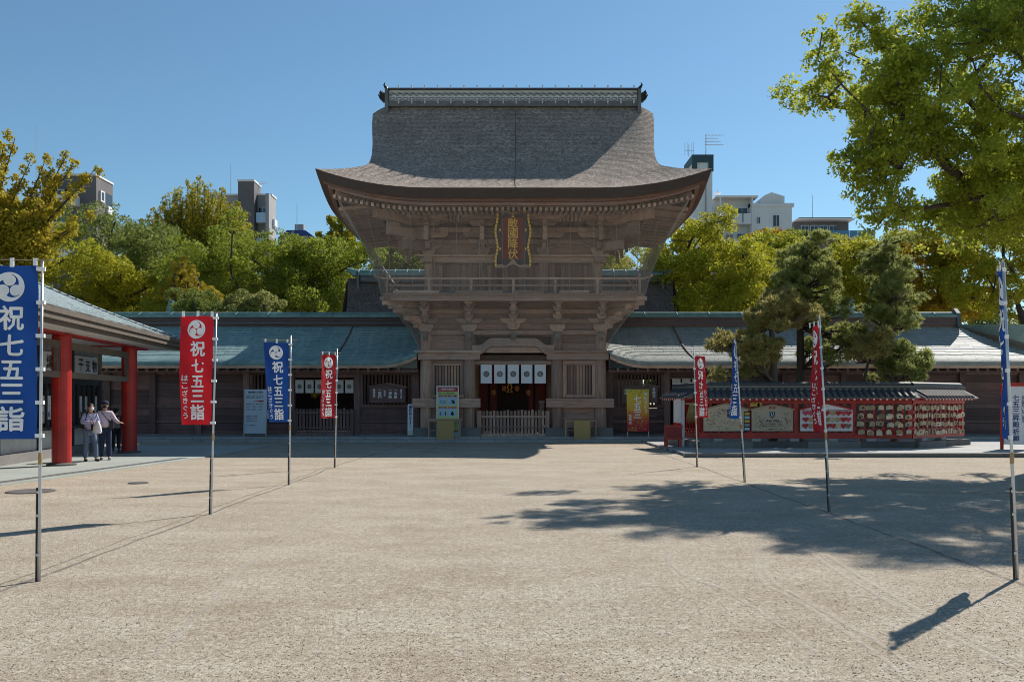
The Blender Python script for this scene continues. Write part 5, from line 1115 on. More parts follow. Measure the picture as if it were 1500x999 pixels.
    hc = Vector(V[hd][0])
    hm_ = skin_mesh([(hc+Vector((0, -.035*k, .075*k)), .06*k), (hc+Vector((0, .02*k, .062*k)), .098*k), (hc+Vector((0, .05*k, -.0*k)), .092*k), (hc+Vector((0, .055*k, -.055*k)), .068*k)], [(0, 1), (1, 2), (2, 3)], 0); hm_.materials.append(M['hair']); place('hair', hm_, T)
    mb = MB().lathe([(.03*k, -.05*k), (.055*k, -.03*k), (.055*k, .015*k), (.03*k, .03*k)], hc+Vector((0, -.055*k, -.03*k)), 10); mb.build('face_mask', mask, T, smooth=True)
    for sx in (-1, 1):
        MB().lathe([(.004*k, -.006*k), (.011*k, 0), (.004*k, .006*k)], hc+Vector((sx*.032*k, -.082*k, .02*k)), 8).build('eye', 'ink', T)
        MB().lathe([(.006*k, -.025*k), (.014*k, 0), (.006*k, .025*k)], hc+Vector((sx*.088*k, .01*k, 0)), 8).build('ear', 'skin', T)
    if hat:
        m_ = MB().lathe([(.105*k, 0), (.108*k, .03*k), (.095*k, .075*k), (.05*k, .105*k), (.01*k, .11*k)], hc+Vector((0, .012*k, .035*k)), 16).build('cap', hat, T, smooth=True)
        MB().lathe([(.075*k, 0), (.08*k, .01*k)], hc+Vector((0, -.085*k, .035*k)), 12).build('cap_brim', hat, m_)
    if extra: extra(T, k, V)
    return T
def ex1(T, k, V):
    MB().prism([(.08, .88), (.19, .9), (.26, 1.0), (.26, 1.22), (.2, 1.34), (.1, 1.36)], 'x', -.14, .14).build('backpack', 'bag_black', T, smooth=False)
    for sx in (-1, 1): MB().tube([(sx*.11, .12, 1.34), (sx*.12, -.02, 1.42), (sx*.125, -.15, 1.30), (sx*.14, -.06, 1.08), (sx*.13, .1, .98)], .014, 6).build('strap', 'bag_black', T)
    B('shoulder_bag', 'bag_black', T, -.02, .13, -.22, -.15, .86, 1.03); MB().tube([(.05, -.18, 1.03), (-.02, -.165, 1.2), (-.14, -.02, 1.42)], .009, 5).build('strap', 'bag_black', T)
def ex2(T, k, V):
    MB().tube([(-.15, -.02, 1.42), (0, -.165, 1.25), (.14, -.16, 1.05), (.17, -.05, .98)], .012, 5).build('strap', 'bag_black', T); B('shoulder_bag', 'bag_black', T, .12, .22, -.14, .04, .88, 1.12)
def ex3(T, k, V):
    B('backpack', 'grey_cloth', T, -.13*k, .13*k, .09*k, .24*k, .92*k, 1.36*k)
    for sx in (-1, 1): MB().tube([(sx*.1*k, .12*k, 1.34*k), (sx*.11*k, -.1*k, 1.38*k), (sx*.12*k, -.1*k, 1.1*k), (sx*.1*k, .1*k, .98*k)], .012, 5).build('strap', 'bag_black', T)
X, Y = base_at(131, 677)
p1 = person('woman in pale blue shirt, jeans and white mask with black backpack, looking at a bag', (X, Y, .03), R(48), 1.56,
    [((-.24, -.05, 1.13), (-.10, -.27, 1.15), (.02, -.37, 1.18)), ((.25, -.02, 1.12), (.14, -.26, 1.13), (.04, -.37, 1.16))],
    [((-.10, -.03, .48), (-.10, .05, .08), (-.12, -.09, .035)), ((.12, -.12, .49), (.13, -.14, .08), (.15, -.29, .035))], -.05, 'shirt_blue', 'denim', 'bag_black', None, 'white_paint', ex1, (.0, -.03))
X, Y = base_at(154, 675)
p2 = person('person in lilac shirt, dark cap and black mask, arm stretched out to the right', (X, Y, .03), R(20), 1.62,
    [((-.26, -.06, 1.13), (-.20, -.28, 1.10), (-.22, -.38, 1.12)), ((.27, -.10, 1.15), (.38, -.30, 1.08), (.45, -.36, 1.08))],
    [((-.09, -.02, .49), (-.09, .03, .08), (-.10, -.11, .035)), ((.10, -.05, .49), (.11, -.03, .08), (.14, -.17, .035))], -.02, 'shirt_pink', 'denim_dark', 'grey_cloth', 'denim_dark', 'bag_black', ex2, (.0, -.01))
X, Y = base_at(170, 662)
p3 = person('smaller person in black with cap and grey backpack, walking away behind the couple', (X, Y, .03), R(205), 1.38,
    [((-.22, -.03, 1.10), (-.2, -.2, .98), (-.2, -.28, .9)), ((.24, -.04, 1.12), (.20, -.24, 1.02), (.18, -.34, .98))],
    [((-.10, -.10, .50), (-.10, -.02, .08), (-.11, -.16, .035)), ((.10, .0, .48), (.10, .16, .10), (.10, .03, .035))], -.04, 'bag_black', 'bag_black', 'bag_black', 'denim_dark', 'bag_black', ex3)
q = Vector(p1.location); dr = Vector((math.cos(R(48)), math.sin(R(48)), 0))
T = thing('shopping_bag', 'white plastic bag held up between the couple by the shop', 'bag', (q.x+.30, q.y-.18, .80))
MB().add([(x*w_*.5, y*d_*.5, z) for z, w_, d_ in ((0, .16, .06), (.05, .22, .10), (.22, .18, .07), (.33, .07, .03), (.36, .05, .02)) for x, y in ((-1, -1), (0, -1.3), (1, -1), (1, 1), (0, 1.2), (-1, 1))], [tuple(range(6))]+[(6*i+j, 6*i+(j+1) % 6, 6*i+6+(j+1) % 6, 6*i+6+j) for i in range(4) for j in range(6)]).build('bag_body', 'white_cloth', T, smooth=True)
q = Vector(p3.location); T = thing('tote_bag', 'pale green tote bag carried by the smallest of the three people', 'bag', (q.x-.20, q.y-.30, .52))
B('bag_body', 'paper_green', T, -.15, .15, -.05, .05, 0, .22); MB().tube([(-.08, 0, .22), (-.05, 0, .42), (.05, 0, .42), (.08, 0, .22)], .008, 5).build('handle', 'new_wood', T)
#==BUILDINGS==
# ================================================================ apartment blocks beyond the trees
def block(name, label, x0, x1, ytop, Y, depth, mat, fl, floors=4, side=None):
    """front rectangle given by its corners seen at distance Y; fl(T, W, H) adds its features in local coordinates"""
    a = P(x0, ytop, Y); b = P(x1, ytop, Y); T = thing(name, label, 'building', ((a.x+b.x)/2, Y, 0)); W = b.x-a.x; H = a.z
    B('walls', mat, T, -W/2, W/2, 0, depth, 0, H); fl(T, W, H); return T
def win(T, x, z, w_, h_, y=0, fm='white_paint', wall='window_dark'):
    f = B('window', fm, T, x-w_/2-.08, x+w_/2+.08, y-.07, y-.0, z-.08, z+h_+.08); B('pane', wall, f, x-w_/2, x-.03, y-.085, y-.072, z, z+h_); B('pane', wall, f, x+.03, x+w_/2, y-.085, y-.072, z, z+h_); return f
def balcony(T, x0, x1, z, mat, y=0, d=1.3, glass=None):
    o = B('balcony', mat, T, x0, x1, y-d, y, z-.2, z); B('balcony_front', glass or mat, o, x0, x1, y-d-.08, y-d, z-.2, z+1.1)
    for sx in (x0, x1-.08): B('balcony_side', mat, o, sx, sx+.08, y-d, y, z, z+1.1)
    return o
def mast(label, px, ptop, pbot, Y, r_=.05, arms_=0):
    a = P(px, pbot, Y); b = P(px, ptop, Y); T = thing('antenna_mast', label, 'antenna', tuple(a)); h_ = b.z-a.z
    MB().tube([(0, 0, 0), (0, 0, h_)], [r_, r_*.6], 6).build('mast', 'steel_pole', T)
    for i in range(arms_):
        L = 1.7-.25*(i % 3); o = MB().tube([(-.1, 0, h_*(.5+.14*i)), (L*1.3, 0, h_*(.5+.14*i))], .03, 5); [o.tube([(L*.25*j, -.4, h_*(.5+.14*i)), (L*.25*j, .4, h_*(.5+.14*i))], .02, 4) for j in range(5)]; o.build('aerial', 'steel_pole', T)
    return T
def f_l1(T, W, H):
    B('parapet', 'white_paint', T, -W/2-.1, W/2+.1, -.3, 5.1, H, H+.25)
    for z in (H-3.2, H-6.8, H-10.4):
        f = B('side_window', 'white_paint', T, W/2, W/2+.25, .9, 2.0, z, z+1.5); B('pane', 'window_dark', f, W/2+.25, W/2+.27, 1.1, 1.8, z+.2, z+1.3); B('side_balcony', 'white_paint', T, W/2, W/2+.3, 3.0, 4.6, z-1.2, z-.2); B('side_opening', 'window_dark', T, W/2, W/2+.02, 3.0, 4.8, z-.1, z+1.6)
    for z in (H-4.0, H-7.6, H-11.2):
        balcony(T, -W/2, W/2-2.2, z, 'white_paint', d=1.5); win(T, -1.0, z+.1, 2.4, 2.0, fm='steel_pole'); win(T, W/2-3.4, z+.1, 1.5, 2.0, fm='steel_pole'); B('party_wall', 'tile_grey', T, -2.9, -2.7, -1.4, 0, z, z+3.2)
block('apartment_block', 'brown tiled apartment block with white balconies behind the yellow ginkgo tree', 62, 141, 258, 120, 5, 'tile_grey', f_l1)
def f_l2(T, W, H):
    B('stair_tower', 'tile_grey', T, -W*.05, W*.24, -1.6, 1.5, 0, H+1.5); B('tower_cap', 'white_paint', T, -W*.06, W*.25, -1.7, 1.6, H+1.5, H+1.75); B('parapet', 'white_paint', T, -W/2, W/2+.1, -.2, 2.3, H, H+.22)
    for z in (H-3.6, H-7.0, H-10.4):
        balcony(T, W*.26, W*.44, z, 'white_paint', d=1.2, glass='paper_blue'); win(T, W*.34, z+.1, 1.1, 1.9, fm='steel_pole'); win(T, -W*.2, z+.4, 1.2, 1.3)
    B('column', 'concrete', T, W*.44, W*.5, -1.4, 0, 0, H)
    for z in (H-3, H-6.4, H-9.8): B('side_balcony', 'white_paint', T, W/2, W/2+.3, .4, 1.8, z-.9, z)
block('apartment_block', 'grey apartment block with projecting stair tower behind the tall pointed tree', 318, 398, 287, 118, 2.2, 'concrete', f_l2)
def f_l3(T, W, H):
    MB().prism([(-W/2-.3, H), (W/2+.3, H), (W/2-1.1, H+1.0), (-W/2+.9, H+1.0)], 'y', -.4, 6).build('roof', 'blue_roof', T); B('roof_box', 'concrete', T, -.6, .5, 1, 2, H+1.0, H+2.0); [win(T, x, H-1.3, .8, .9) for x in (-1.5, .3, 1.8)]
block('blue_roofed_house', 'white house with bright blue hipped roof just above the left trees', 411, 461, 350, 110, 6, 'tower_white', f_l3)
def f_r1(T, W, H):
    B('tower_crown', 'teal', T, -W/2-.12, W/2+.12, -.15, 5, H-.8, H+.15); B('crown_leg', 'teal', T, -W/2-.12, -W/2+.5, -.15, .2, H-1.9, H-.8); B('crown_leg', 'teal', T, W/2-.5, W/2+.12, -.15, .2, H-1.9, H-.8)
    B('downpipe', 'concrete', T, .3, .45, -.1, 0, 0, H-2.2); balcony(T, -W/2-1, .2, H-13.4, 'tower_white', d=.8); win(T, -.9, H-12.9, 1.0, 1.3); win(T, -.9, H-16.5, 1.0, 1.3)
block('stair_tower_block', 'slim white apartment tower with dark teal crown right of the gate roof', 1015, 1043.5, 229, 110, 5, 'tower_white', f_r1)
def f_r2(T, W, H):
    B('roof_slab', 'white_paint', T, -W/2, W/2+.6, -1.5, 5, H, H+.22); B('wing_wall', 'tower_white', T, W/2-.2, W/2, -1.4, 0, 0, H)
    for z in (H-3.1, H-6.3, H-9.5):
        balcony(T, -W/2, W/2-.22, z, 'tower_white', d=1.3); win(T, W*.28, z+.1, 1.2, 1.9, fm='tower_white'); win(T, -W*.05, z+.9, .9, 1.0, fm='tower_white', wall='new_wood'); B('pipe', 'white_paint', T, -W*.38, -W*.34, -1.5, -1.44, z, z+3.1); B('divider', 'ink', T, W*.22, W*.24, -1.42, -1.38, z, z+1.1)
block('apartment_block', 'white apartment block with open access balconies beside the teal crowned tower', 1043.5, 1099, 293, 112, 6, 'tower_white', f_r2)
def f_r3(T, W, H):
    MB().prism([(-W*.28, H), (W*.33, H), (W*.33, H+.9), (.1, H+1.4), (-W*.16, H+1.0)], 'y', .1, 5).build('roof_house', 'tower_white', T); B('parapet', 'tower_white', T, -W/2, W/2+.25, -.12, 5, H-.45, H)
    for z in (H-2.9, H-6.3, H-9.6): win(T, W*.12, z, .75, 1.4); win(T, -W*.30, z+.35, .35, .8, fm='tower_white')
block('apartment_block', 'pale gabled block with small dark windows right of the balconied block', 1099, 1160, 298, 111, 6, 'tower_white', f_r3)
def f_r4(T, W, H):
    B('roof_slab', 'white_paint', T, -W/2, W/2+.3, -1.6, 6, H, H+.18); B('roof_cap', 'tile_grey', T, -W/2+.3, W/2, -1.4, 6, H+.18, H+.34); B('terrace', 'tile_grey', T, -W/2-.3, W/2+1.6, -2.5, 5, H-3.1, H-2.75); B('terrace_edge', 'white_paint', T, -W/2-.3, W/2+1.6, -2.56, -2.5, H-3.0, H-2.8)
    for i in range(6): B('glass_rail', 'glass_blue', T, -W*.05+i*1.2, -W*.05+i*1.2+1.15, -2.3, -2.25, H-2.74, H-1.7)
    for i in range(4): win(T, -W*.3+i*1.35, H-2.6, 1.0, 2.0, fm='steel_pole', wall='window_dark')
    B('post', 'tile_grey', T, W*.27, W*.31, -.12, .1, H-2.7, H); B('lower_walls', 'tile_grey', T, -W/2, W/2+1, -1, 5, 0, H-3.1)
block('penthouse_block', 'dark flat roofed penthouse with blue glass rail above the tall pine', 1163, 1243, 325, 128, 6, 'tile_grey', f_r4)
mast('thin lightning mast above the left brown block', 53, 181, 262, 122); mast('thin lightning mast on the grey stair tower block', 338, 240, 285, 119); mast('low television aerial on the grey stair tower block', 368, 262, 277, 119, .04, 2)
mast('thin mast above the blue roofed house', 435, 298, 345, 111); mast('lightning rod on the dark penthouse', 1190, 286, 323, 129, .06); mast('tall aerial with side arms on the teal crowned tower', 1034, 196, 229, 111, .06, 4)
T = mast('comb shaped aerial array on the teal crowned tower', 1009, 212, 229, 111, .05); MB().tube([(-.5, 0, .7), (.6, 0, .7)], .03, 5).build('aerial', 'steel_pole', T); [MB().tube([(x, 0, .1), (x, 0, 1.7)], .025, 5).build('aerial', 'steel_pole', T) for x in (-.5, -.2, .3, .6)]
T = mast('small dish aerial on the balconied white block', 1051, 278, 293, 112, .08); MB().lathe([(.0, 0), (.3, .08), (.45, .25)], (0, -.1, .6), 12).build('dish', 'white_paint', T)
#==TREES==

# ================================================================ trees
def leaves(name, parent, centers, radii, n, mat, size=.2, asp=.6, outer=.55, up=.35, droop=0, nf=.7, **kw):
    c = np.asarray(centers, float); r_ = np.asarray(radii, float); r_ = r_ if r_.ndim == 2 else np.repeat(r_[:, None], 3, 1)
    wt = (r_[:, 0]*r_[:, 2]); wt = wt/wt.sum(); i = rng.choice(len(c), n, p=wt)
    d = rng.normal(size=(n, 3)); d /= np.linalg.norm(d, axis=1)[:, None]; d[:, 2] += up*rng.random(n); d /= np.linalg.norm(d, axis=1)[:, None]
    rad = outer+(1.05-outer)*rng.random(n)**.6
    p = c[i]+d*r_[i]*rad[:, None]; nn = d+rng.normal(size=(n, 3))*nf; nn /= np.linalg.norm(nn, axis=1)[:, None]
    t_ = np.cross(nn, rng.normal(size=(n, 3))); t_ /= np.linalg.norm(t_, axis=1)[:, None]+1e-9; b_ = np.cross(nn, t_)
    s_ = size*(.6+.8*rng.random(n))[:, None]; a = t_*s_*.5; b = b_*s_*.5*asp
    q = np.stack([p-a, p-b+a*.1, p+a, p+b+a*.1], 1); return quads(name, q, mat, parent, **kw)
def grow(mb, hub, tips, r0, rr, k=.12, n=5, pull=.35):
    """branches: every tip joins the nearest node that lies nearer the hub, thickening towards it"""
    nodes = [Vector(hub)]; par = [-1]; tips = sorted((Vector(t_) for t_ in tips), key=lambda p: (p-nodes[0]).length)
    for t_ in tips:
        dh = (t_-nodes[0]).length
        j = min(range(len(nodes)), key=lambda q: (nodes[q]-t_).length+pull*(nodes[q]-nodes[0]).length)
        d = t_-nodes[j]; last = j
        m_ = max(1, int(d.length/1.1))
        for q in range(1, m_+1):
            p = nodes[j].lerp(t_, q/m_) if q == m_ else nodes[j].lerp(t_, q/m_)+Vector([rr.uniform(-1, 1)*k*d.length for _ in range(3)])*.6
            nodes.append(p); par.append(last); last = len(nodes)-1
    w_ = [0]*len(nodes)
    for i in range(len(nodes)-1, 0, -1): w_[i] += 1; w_[par[i]] += w_[i]
    tot = max(1, w_[0]); rad = lambda i: max(.012, r0*(w_[i]/tot)**.48)
    for i in range(1, len(nodes)):
        a, b = nodes[par[i]], nodes[i]; ra_ = min(rad(par[i]), rad(i)*1.5); mb.tube([a, a.lerp(b, .5)+Vector([rr.uniform(-.05, .05)*(b-a).length for _ in range(3)]), b], [ra_, (ra_+rad(i))/2, rad(i)*.9], n, caps=False)
def limbs(T, base, tips, r0, mat='bark', hub=None, k=.9):
    mb = MB(); hub = hub or (base+Vector((0, 0, 3)))
    mb.tube([base-Vector((0, 0, .2)), base.lerp(hub, .5)+Vector((random.uniform(-.2, .2), 0, 0)), hub], [r0*1.25, r0, r0*.8], 8)
    grow(mb, hub, tips, r0*.8, random.Random(5)); return mb.build('trunk', mat, T, smooth=True)
def bumps(c, ra, seed, m_=7, k=.42, off=.72, up=.35):
    rr = np.random.default_rng(seed); c = np.array(c); ra = np.array(ra); i = np.repeat(np.arange(len(c)), m_); d = rr.normal(size=(len(i), 3)); d[:, 2] = d[:, 2]*.8+up; d /= np.linalg.norm(d, axis=1)[:, None]
    r2 = ra[i]*k*(.7+.6*rr.random(len(i))); return c[i]+d*(ra[i]*off)[:, None], r2
def inpoly(x, y, poly):
    c = False; j = len(poly)-1
    for i in range(len(poly)):
        if (poly[i][1] > y) != (poly[j][1] > y) and x < (poly[j][0]-poly[i][0])*(y-poly[i][1])/(poly[j][1]-poly[i][1])+poly[i][0]: c = not c
        j = i
    return c
def outline(poly, Y, thick, n, rmin, rmax, seed, edge=.25):
    """lump centres filling an outline measured at distance Y, spread `thick` metres in depth, rounder at the rim"""
    rr = random.Random(seed); xs_ = [p[0] for p in poly]; ys_ = [p[1] for p in poly]; cx, cy = sum(xs_)/len(xs_), sum(ys_)/len(ys_); out = []; rad = []; k = 0
    while len(out) < n and k < 20000:
        k += 1; x, y = rr.uniform(min(xs_), max(xs_)), rr.uniform(min(ys_), max(ys_)); r_ = rr.uniform(rmin, rmax); rp = r_*FPX/Y*edge
        vx, vy = x-cx, y-cy; L = math.hypot(vx, vy)+1e-6
        if not inpoly(x+vx/L*rp, y+vy/L*rp, poly): continue
        dd = math.sqrt(max(0, 1-(abs(vx)/(max(xs_)-min(xs_))*1.7)**2)); yy = Y+rr.uniform(-1, 1)*thick/2*max(.25, dd)
        p = P(x, y, Y); out.append((p.x, yy, p.z)); rad.append(r_)
    return out, rad
def tree(name, label, poly, Y, mat, thick=7, n=60, r_=(.8, 1.5), nl=16000, size=.22, seed=0, trunk=None, flat=.8, group=None, cat='tree', bark='bark', outer=.6, up=.35):
    c, ra = outline(poly, Y, thick, n, r_[0], r_[1], seed); m_ = np.mean(c, 0); tx = trunk if trunk is not None else m_[0]
    T = thing(name, label, cat, (0, 0, 0), group=group); T.location = (tx, Y, 0)
    L = lambda p: (p[0]-tx, p[1]-Y, p[2])
    cc = [L(p) for p in c]; bc, br = bumps(cc, ra, seed); leaves('crown', T, bc, np.stack([br, br, br*flat], 1), int(nl*1.5), mat, size*.85, outer=.45, up=up)
    zlo = min(p[2] for p in c); hub = Vector((0, 0, max(1.5, zlo*.8))); rr = random.Random(seed+50)
    limbs(T, Vector((0, 0, 0)), [cc[i] for i in rr.sample(range(len(cc)), min(45, len(cc)))], .35 if Y > 40 else .3, bark, hub); return T
G = 'evergreen trees behind the corridor'
tree('camphor_tree', 'yellow green camphor at far left behind the shop roof', [(-160, 300), (-60, 300), (40, 305), (100, 335), (130, 372), (190, 385), (240, 415), (248, 470), (100, 480), (-160, 480)], 56, 'leaf_lime', 8, 90, (.8, 1.4), 46000, .19, 1, group=G)
tree('broadleaf_tree', 'dark green rounded tree under the brown apartment block', [(100, 340), (120, 322), (170, 318), (225, 328), (265, 360), (280, 470), (110, 470)], 62, 'leaf_dark', 8, 70, (.9, 1.6), 30000, .2, 2, group=G)
tree('broadleaf_tree', 'wide dark camphor with lit top, below the grey stair tower block', [(235, 400), (262, 378), (320, 352), (380, 340), (405, 352), (455, 362), (475, 380), (490, 470), (235, 475)], 57, 'leaf_camphor', 10, 110, (.8, 1.4), 45000, .18, 3, group=G)
tree('broadleaf_tree', 'dark camphor left of the gate beside the worship hall roof', [(395, 372), (430, 362), (470, 356), (500, 352), (560, 375), (560, 480), (395, 480)], 60, 'leaf_camphor', 8, 75, (.8, 1.4), 32000, .19, 4, group=G)
tree('broadleaf_tree', 'feathery yellow green tree under the left corner of the gate roof', [(468, 348), (490, 330), (520, 318), (560, 330), (600, 350), (620, 420), (480, 420)], 68, 'leaf_lime', 6, 45, (.6, 1.1), 17000, .2, 5, group=G)
tree('broadleaf_tree', 'pale green low bush tree above the left corridor ridge', [(322, 452), (340, 437), (370, 430), (405, 442), (410, 475), (322, 475)], 47, 'leaf_pale', 3, 30, (.4, .7), 9000, .14, 6, group=G)
tree('camphor_tree', 'camphor seen through the netting right of the upper storey', [(860, 400), (885, 375), (930, 358), (975, 372), (985, 420), (980, 470), (860, 470)], 66, 'leaf_lime', 6, 55, (.7, 1.2), 20000, .2, 7, group=G)
tree('camphor_tree', 'camphor seen through the netting left of the upper storey', [(545, 372), (580, 358), (640, 372), (655, 430), (545, 430)], 67, 'leaf_camphor', 6, 40, (.7, 1.2), 15000, .2, 8, group=G)
tree('camphor_tree', 'tall yellow green camphor just right of the gate, below the teal crowned tower', [(930, 420), (945, 370), (985, 335), (1030, 322), (1065, 340), (1080, 372), (1110, 400), (1110, 480), (930, 480)], 56, 'leaf_lime', 9, 110, (.7, 1.25), 46000, .18, 9, group=G)
tree('camphor_tree', 'yellow green camphor behind the left pine, below the gabled block', [(1060, 380), (1090, 352), (1130, 348), (1190, 365), (1200, 480), (1060, 480)], 60, 'leaf_lime', 8, 80, (.8, 1.3), 32000, .19, 10, group=G)
tree('autumn_tree', 'rust orange tree top below the gabled white block', [(1085, 358), (1110, 346), (1150, 347), (1170, 365), (1160, 385), (1085, 380)], 74, 'leaf_rust', 4, 24, (.7, 1.1), 8000, .2, 11)
tree('camphor_tree', 'bright yellow green camphor between the two tall pines', [(1205, 372), (1240, 345), (1280, 343), (1310, 360), (1320, 480), (1205, 480)], 62, 'leaf_lime', 7, 70, (.8, 1.2), 30000, .19, 12, group=G)
tree('autumn_tree', 'golden orange tree behind the right hand pine', [(1300, 365), (1335, 343), (1385, 350), (1420, 380), (1425, 480), (1300, 480)], 61, 'leaf_orange', 6, 60, (.7, 1.1), 26000, .18, 13)
tree('camphor_tree', 'big yellow green camphor overhanging the right end of the corridor roof', [(1365, 330), (1400, 290), (1480, 270), (1560, 270), (1660, 320), (1680, 430), (1560, 470), (1470, 455), (1430, 478), (1385, 470), (1372, 420)], 58, 'leaf_lime', 9, 120, (.8, 1.3), 66000, .18, 14, trunk=34, group=G)
tree('broadleaf_tree', 'round green treetop below the gabled white block, left of the pines', [(1095, 362), (1115, 348), (1160, 345), (1185, 358), (1185, 385), (1095, 385)], 70, 'leaf_camphor', 4, 26, (.7, 1.1), 9000, .2, 15, group=G)
tree('camphor_tree', 'yellow green camphor between the far left crown and the green ridge end', [(130, 400), (170, 385), (225, 395), (255, 420), (262, 475), (130, 475)], 58, 'leaf_lime', 5, 45, (.7, 1.1), 18000, .18, 21, group=G)
# clipped cloud pine and small golden conifer above the left corridor
tree('clipped_pine', 'dark clipped evergreen mound by the green ridge end at left', [(248, 440), (262, 426), (300, 424), (322, 440), (330, 475), (245, 475)], 45.6, 'leaf_dark', 3, 34, (.35, .6), 12000, .1, 16)
tree('golden_conifer', 'small golden conifer with upswept branches rising above the left corridor ridge', [(238, 425), (262, 400), (268, 384), (276, 384), (286, 405), (315, 425), (330, 445), (300, 442), (270, 436), (240, 440)], 50, 'leaf_ginkgo', 2, 40, (.25, .5), 9000, .12, 17)
# far woods: a closed mass of low trees behind everything
cs = []; rs = []
for i in range(420):
    x = -95+190*rng.random(); y = 82+rng.random()*8; cs.append((x, y, rng.uniform(1, 11.5)+1.2*math.sin(x*.35))); rs.append(rng.uniform(1.5, 2.6))
leaves('far_woods', None, cs, rs, 130000, 'leaf_dark', .55, kind='stuff')
# spired trees: many upright sprays
def spire(name, label, sprays, Y, mat, nl, trunk_px, seed, size=.2, r0=.5, barkm='bark', wd=.45):
    rr = random.Random(seed); c = []; ra = []; tx = P(trunk_px, 500, Y).x; T = thing(name, label, 'tree', (tx, Y, 0)); mb = MB(); mb.tube([(0, 0, -.1), (0, 0, 6)], [r0, r0*.7], 8)
    for (bx, by), (ex, ey), wr in sprays:
        a = P(bx, by, Y+rr.uniform(-2, 2)); b = P(ex, ey, Y+rr.uniform(-2.5, 2.5)); n = max(5, int((b-a).length/.55))
        for i in range(n+1):
            f = i/n; p = a.lerp(b, f); r_ = max(.26, wr*(1.15-.8*f)*rr.uniform(.7, 1.2)); c.append((p.x-tx+rr.uniform(-.2, .2), p.y-Y+rr.uniform(-.3, .3), p.z)); ra.append((r_, r_, r_*1.25))
        mb.tube([(0, 0, 5.5), (a.x-tx, a.y-Y, a.z), (a.lerp(b, .5).x-tx, a.lerp(b, .5).y-Y, a.lerp(b, .5).z), (b.x-tx, b.y-Y, b.z)], [r0*.3, r0*.22, r0*.12, r0*.03], 5)
    mb.build('trunk', barkm, T); leaves('crown', T, c, ra, nl, mat, size, outer=.3, up=.6); return T
sp = []; rr = random.Random(31)
for i in range(46):
    f = (i+.5)/46; x = 212+160*f; top = np.interp(x, [212, 235, 262, 285, 300, 325, 345, 372], [335, 300, 275, 268, 262, 285, 300, 345])+rr.uniform(-6, 22); sp.append(((292+(x-292)*.75, 410), (x+rr.uniform(-4, 4), top), .8))
spire('spired_tree', 'tall tree of many upright yellow green spires left of the grey tower block', sp, 76, 'leaf_spire', 90000, 292, 32, .2)
sp = [((-40, 420), e, w_) for e, w_ in (((-60, 190), .7), ((-20, 200), .7), ((5, 215), .6), ((22, 202), .45), ((45, 235), .55), ((62, 262), .6), ((-5, 255), .8), ((30, 270), .8), ((-40, 250), .9))]
sp += [((rr.uniform(-60, 60), rr.uniform(340, 400)), (rr.uniform(-60, 100), rr.uniform(265, 330)), .9) for _ in range(16)]
sp += [((0, 400), e, w_) for e, w_ in (((66, 236), .35), ((98, 228), .32), ((108, 240), .3), ((136, 252), .3), ((128, 262), .3), ((90, 262), .45), ((100, 290), .45), ((130, 318), .35), ((112, 334), .45), ((60, 300), .8), ((20, 310), .9), ((90, 345), .5), ((50, 340), .8))]
spire('ginkgo_tree', 'golden yellow ginkgo with reaching branches at the far left edge', sp, 43, 'leaf_ginkgo', 120000, -40, 33, .16)
sp = [((500, 400), e, .3) for e in ((482, 322), (490, 335), (470, 345), (500, 322), (512, 335))]
spire('feathery_tree', 'thin feathery branches left of the gate roof corner, below its tip', sp, 66, 'leaf_spire', 6000, 505, 34, .2)
# ---- near camphor reaching in from the right ----
T = thing('near_camphor', 'large camphor tree leaning in from the right edge, its crown over the blue sky', 'tree', (15.2, 23.5, 0))
ply = [(1190, 48), (1210, 36), (1250, 38), (1300, 62), (1335, 70), (1342, 10), (1352, -60), (1420, -190), (1560, -330), (1760, -380), (2000, -260), (2100, -20), (2060, 190), (1900, 300), (1650, 330), (1560, 345), (1480, 320), (1440, 322), (1390, 262), (1372, 300), (1335, 330), (1305, 340), (1285, 320), (1268, 290), (1262, 250), (1240, 222), (1232, 190), (1250, 165), (1215, 145), (1188, 140)]
c, ra = outline(ply, 22.5, 8.5, 330, .34, .66, 5)
c2, ra2 = outline([(1190, 48), (1210, 36), (1250, 38), (1300, 62), (1335, 80), (1330, 160), (1250, 165), (1215, 145), (1188, 140)], 21.3, 2.5, 34, .3, .5, 6)
c3, ra3 = outline([(1290, 330), (1262, 250), (1232, 190), (1300, 180), (1340, 260), (1340, 330)], 21.8, 2.5, 34, .3, .5, 8)
c4, ra4 = outline([(1345, 0), (1500, -20), (1540, 340), (1480, 345), (1400, 330), (1375, 250), (1330, 240), (1290, 150), (1330, 70)], 22, 5, 95, .3, .52, 9)
c5, ra5 = outline([(1385, 235), (1540, 200), (1560, 360), (1500, 365), (1430, 345), (1380, 300)], 22.5, 4, 60, .36, .6, 10)
c += c2+c3+c4+c5; ra += ra2+ra3+ra4+ra5
rr = random.Random(4); keep = [i for i in range(len(c)) if not (1325 < 746+c[i][0]/c[i][1]*FPX < 1372 and 240 < 587-(c[i][2]-1.7)/c[i][1]*FPX < 310)]
c = [c[i] for i in keep]; ra = [ra[i] for i in keep]
def shade_ok(p):      # the photo shows the crown's shade end about nine to eleven metres from the camera
    sx, sy = p[0]-.70*p[2], p[1]-.80*p[2]; return sy > (11.2 if sx < 3.5 else 9.6) and sy < 23
keep = [i for i in range(len(c)) if shade_ok(c[i])]; c = [c[i] for i in keep]; ra = [ra[i] for i in keep]
cc = [(p[0]-15.2, p[1]-23.5, p[2]) for p in c]
bc, br = bumps(cc, ra, 77, 9, .5, .8, .2)
leaves('crown', T, bc, np.stack([br, br, br*.7], 1), 215000, 'leaf_near', .105, .5, outer=.3, nf=.9)
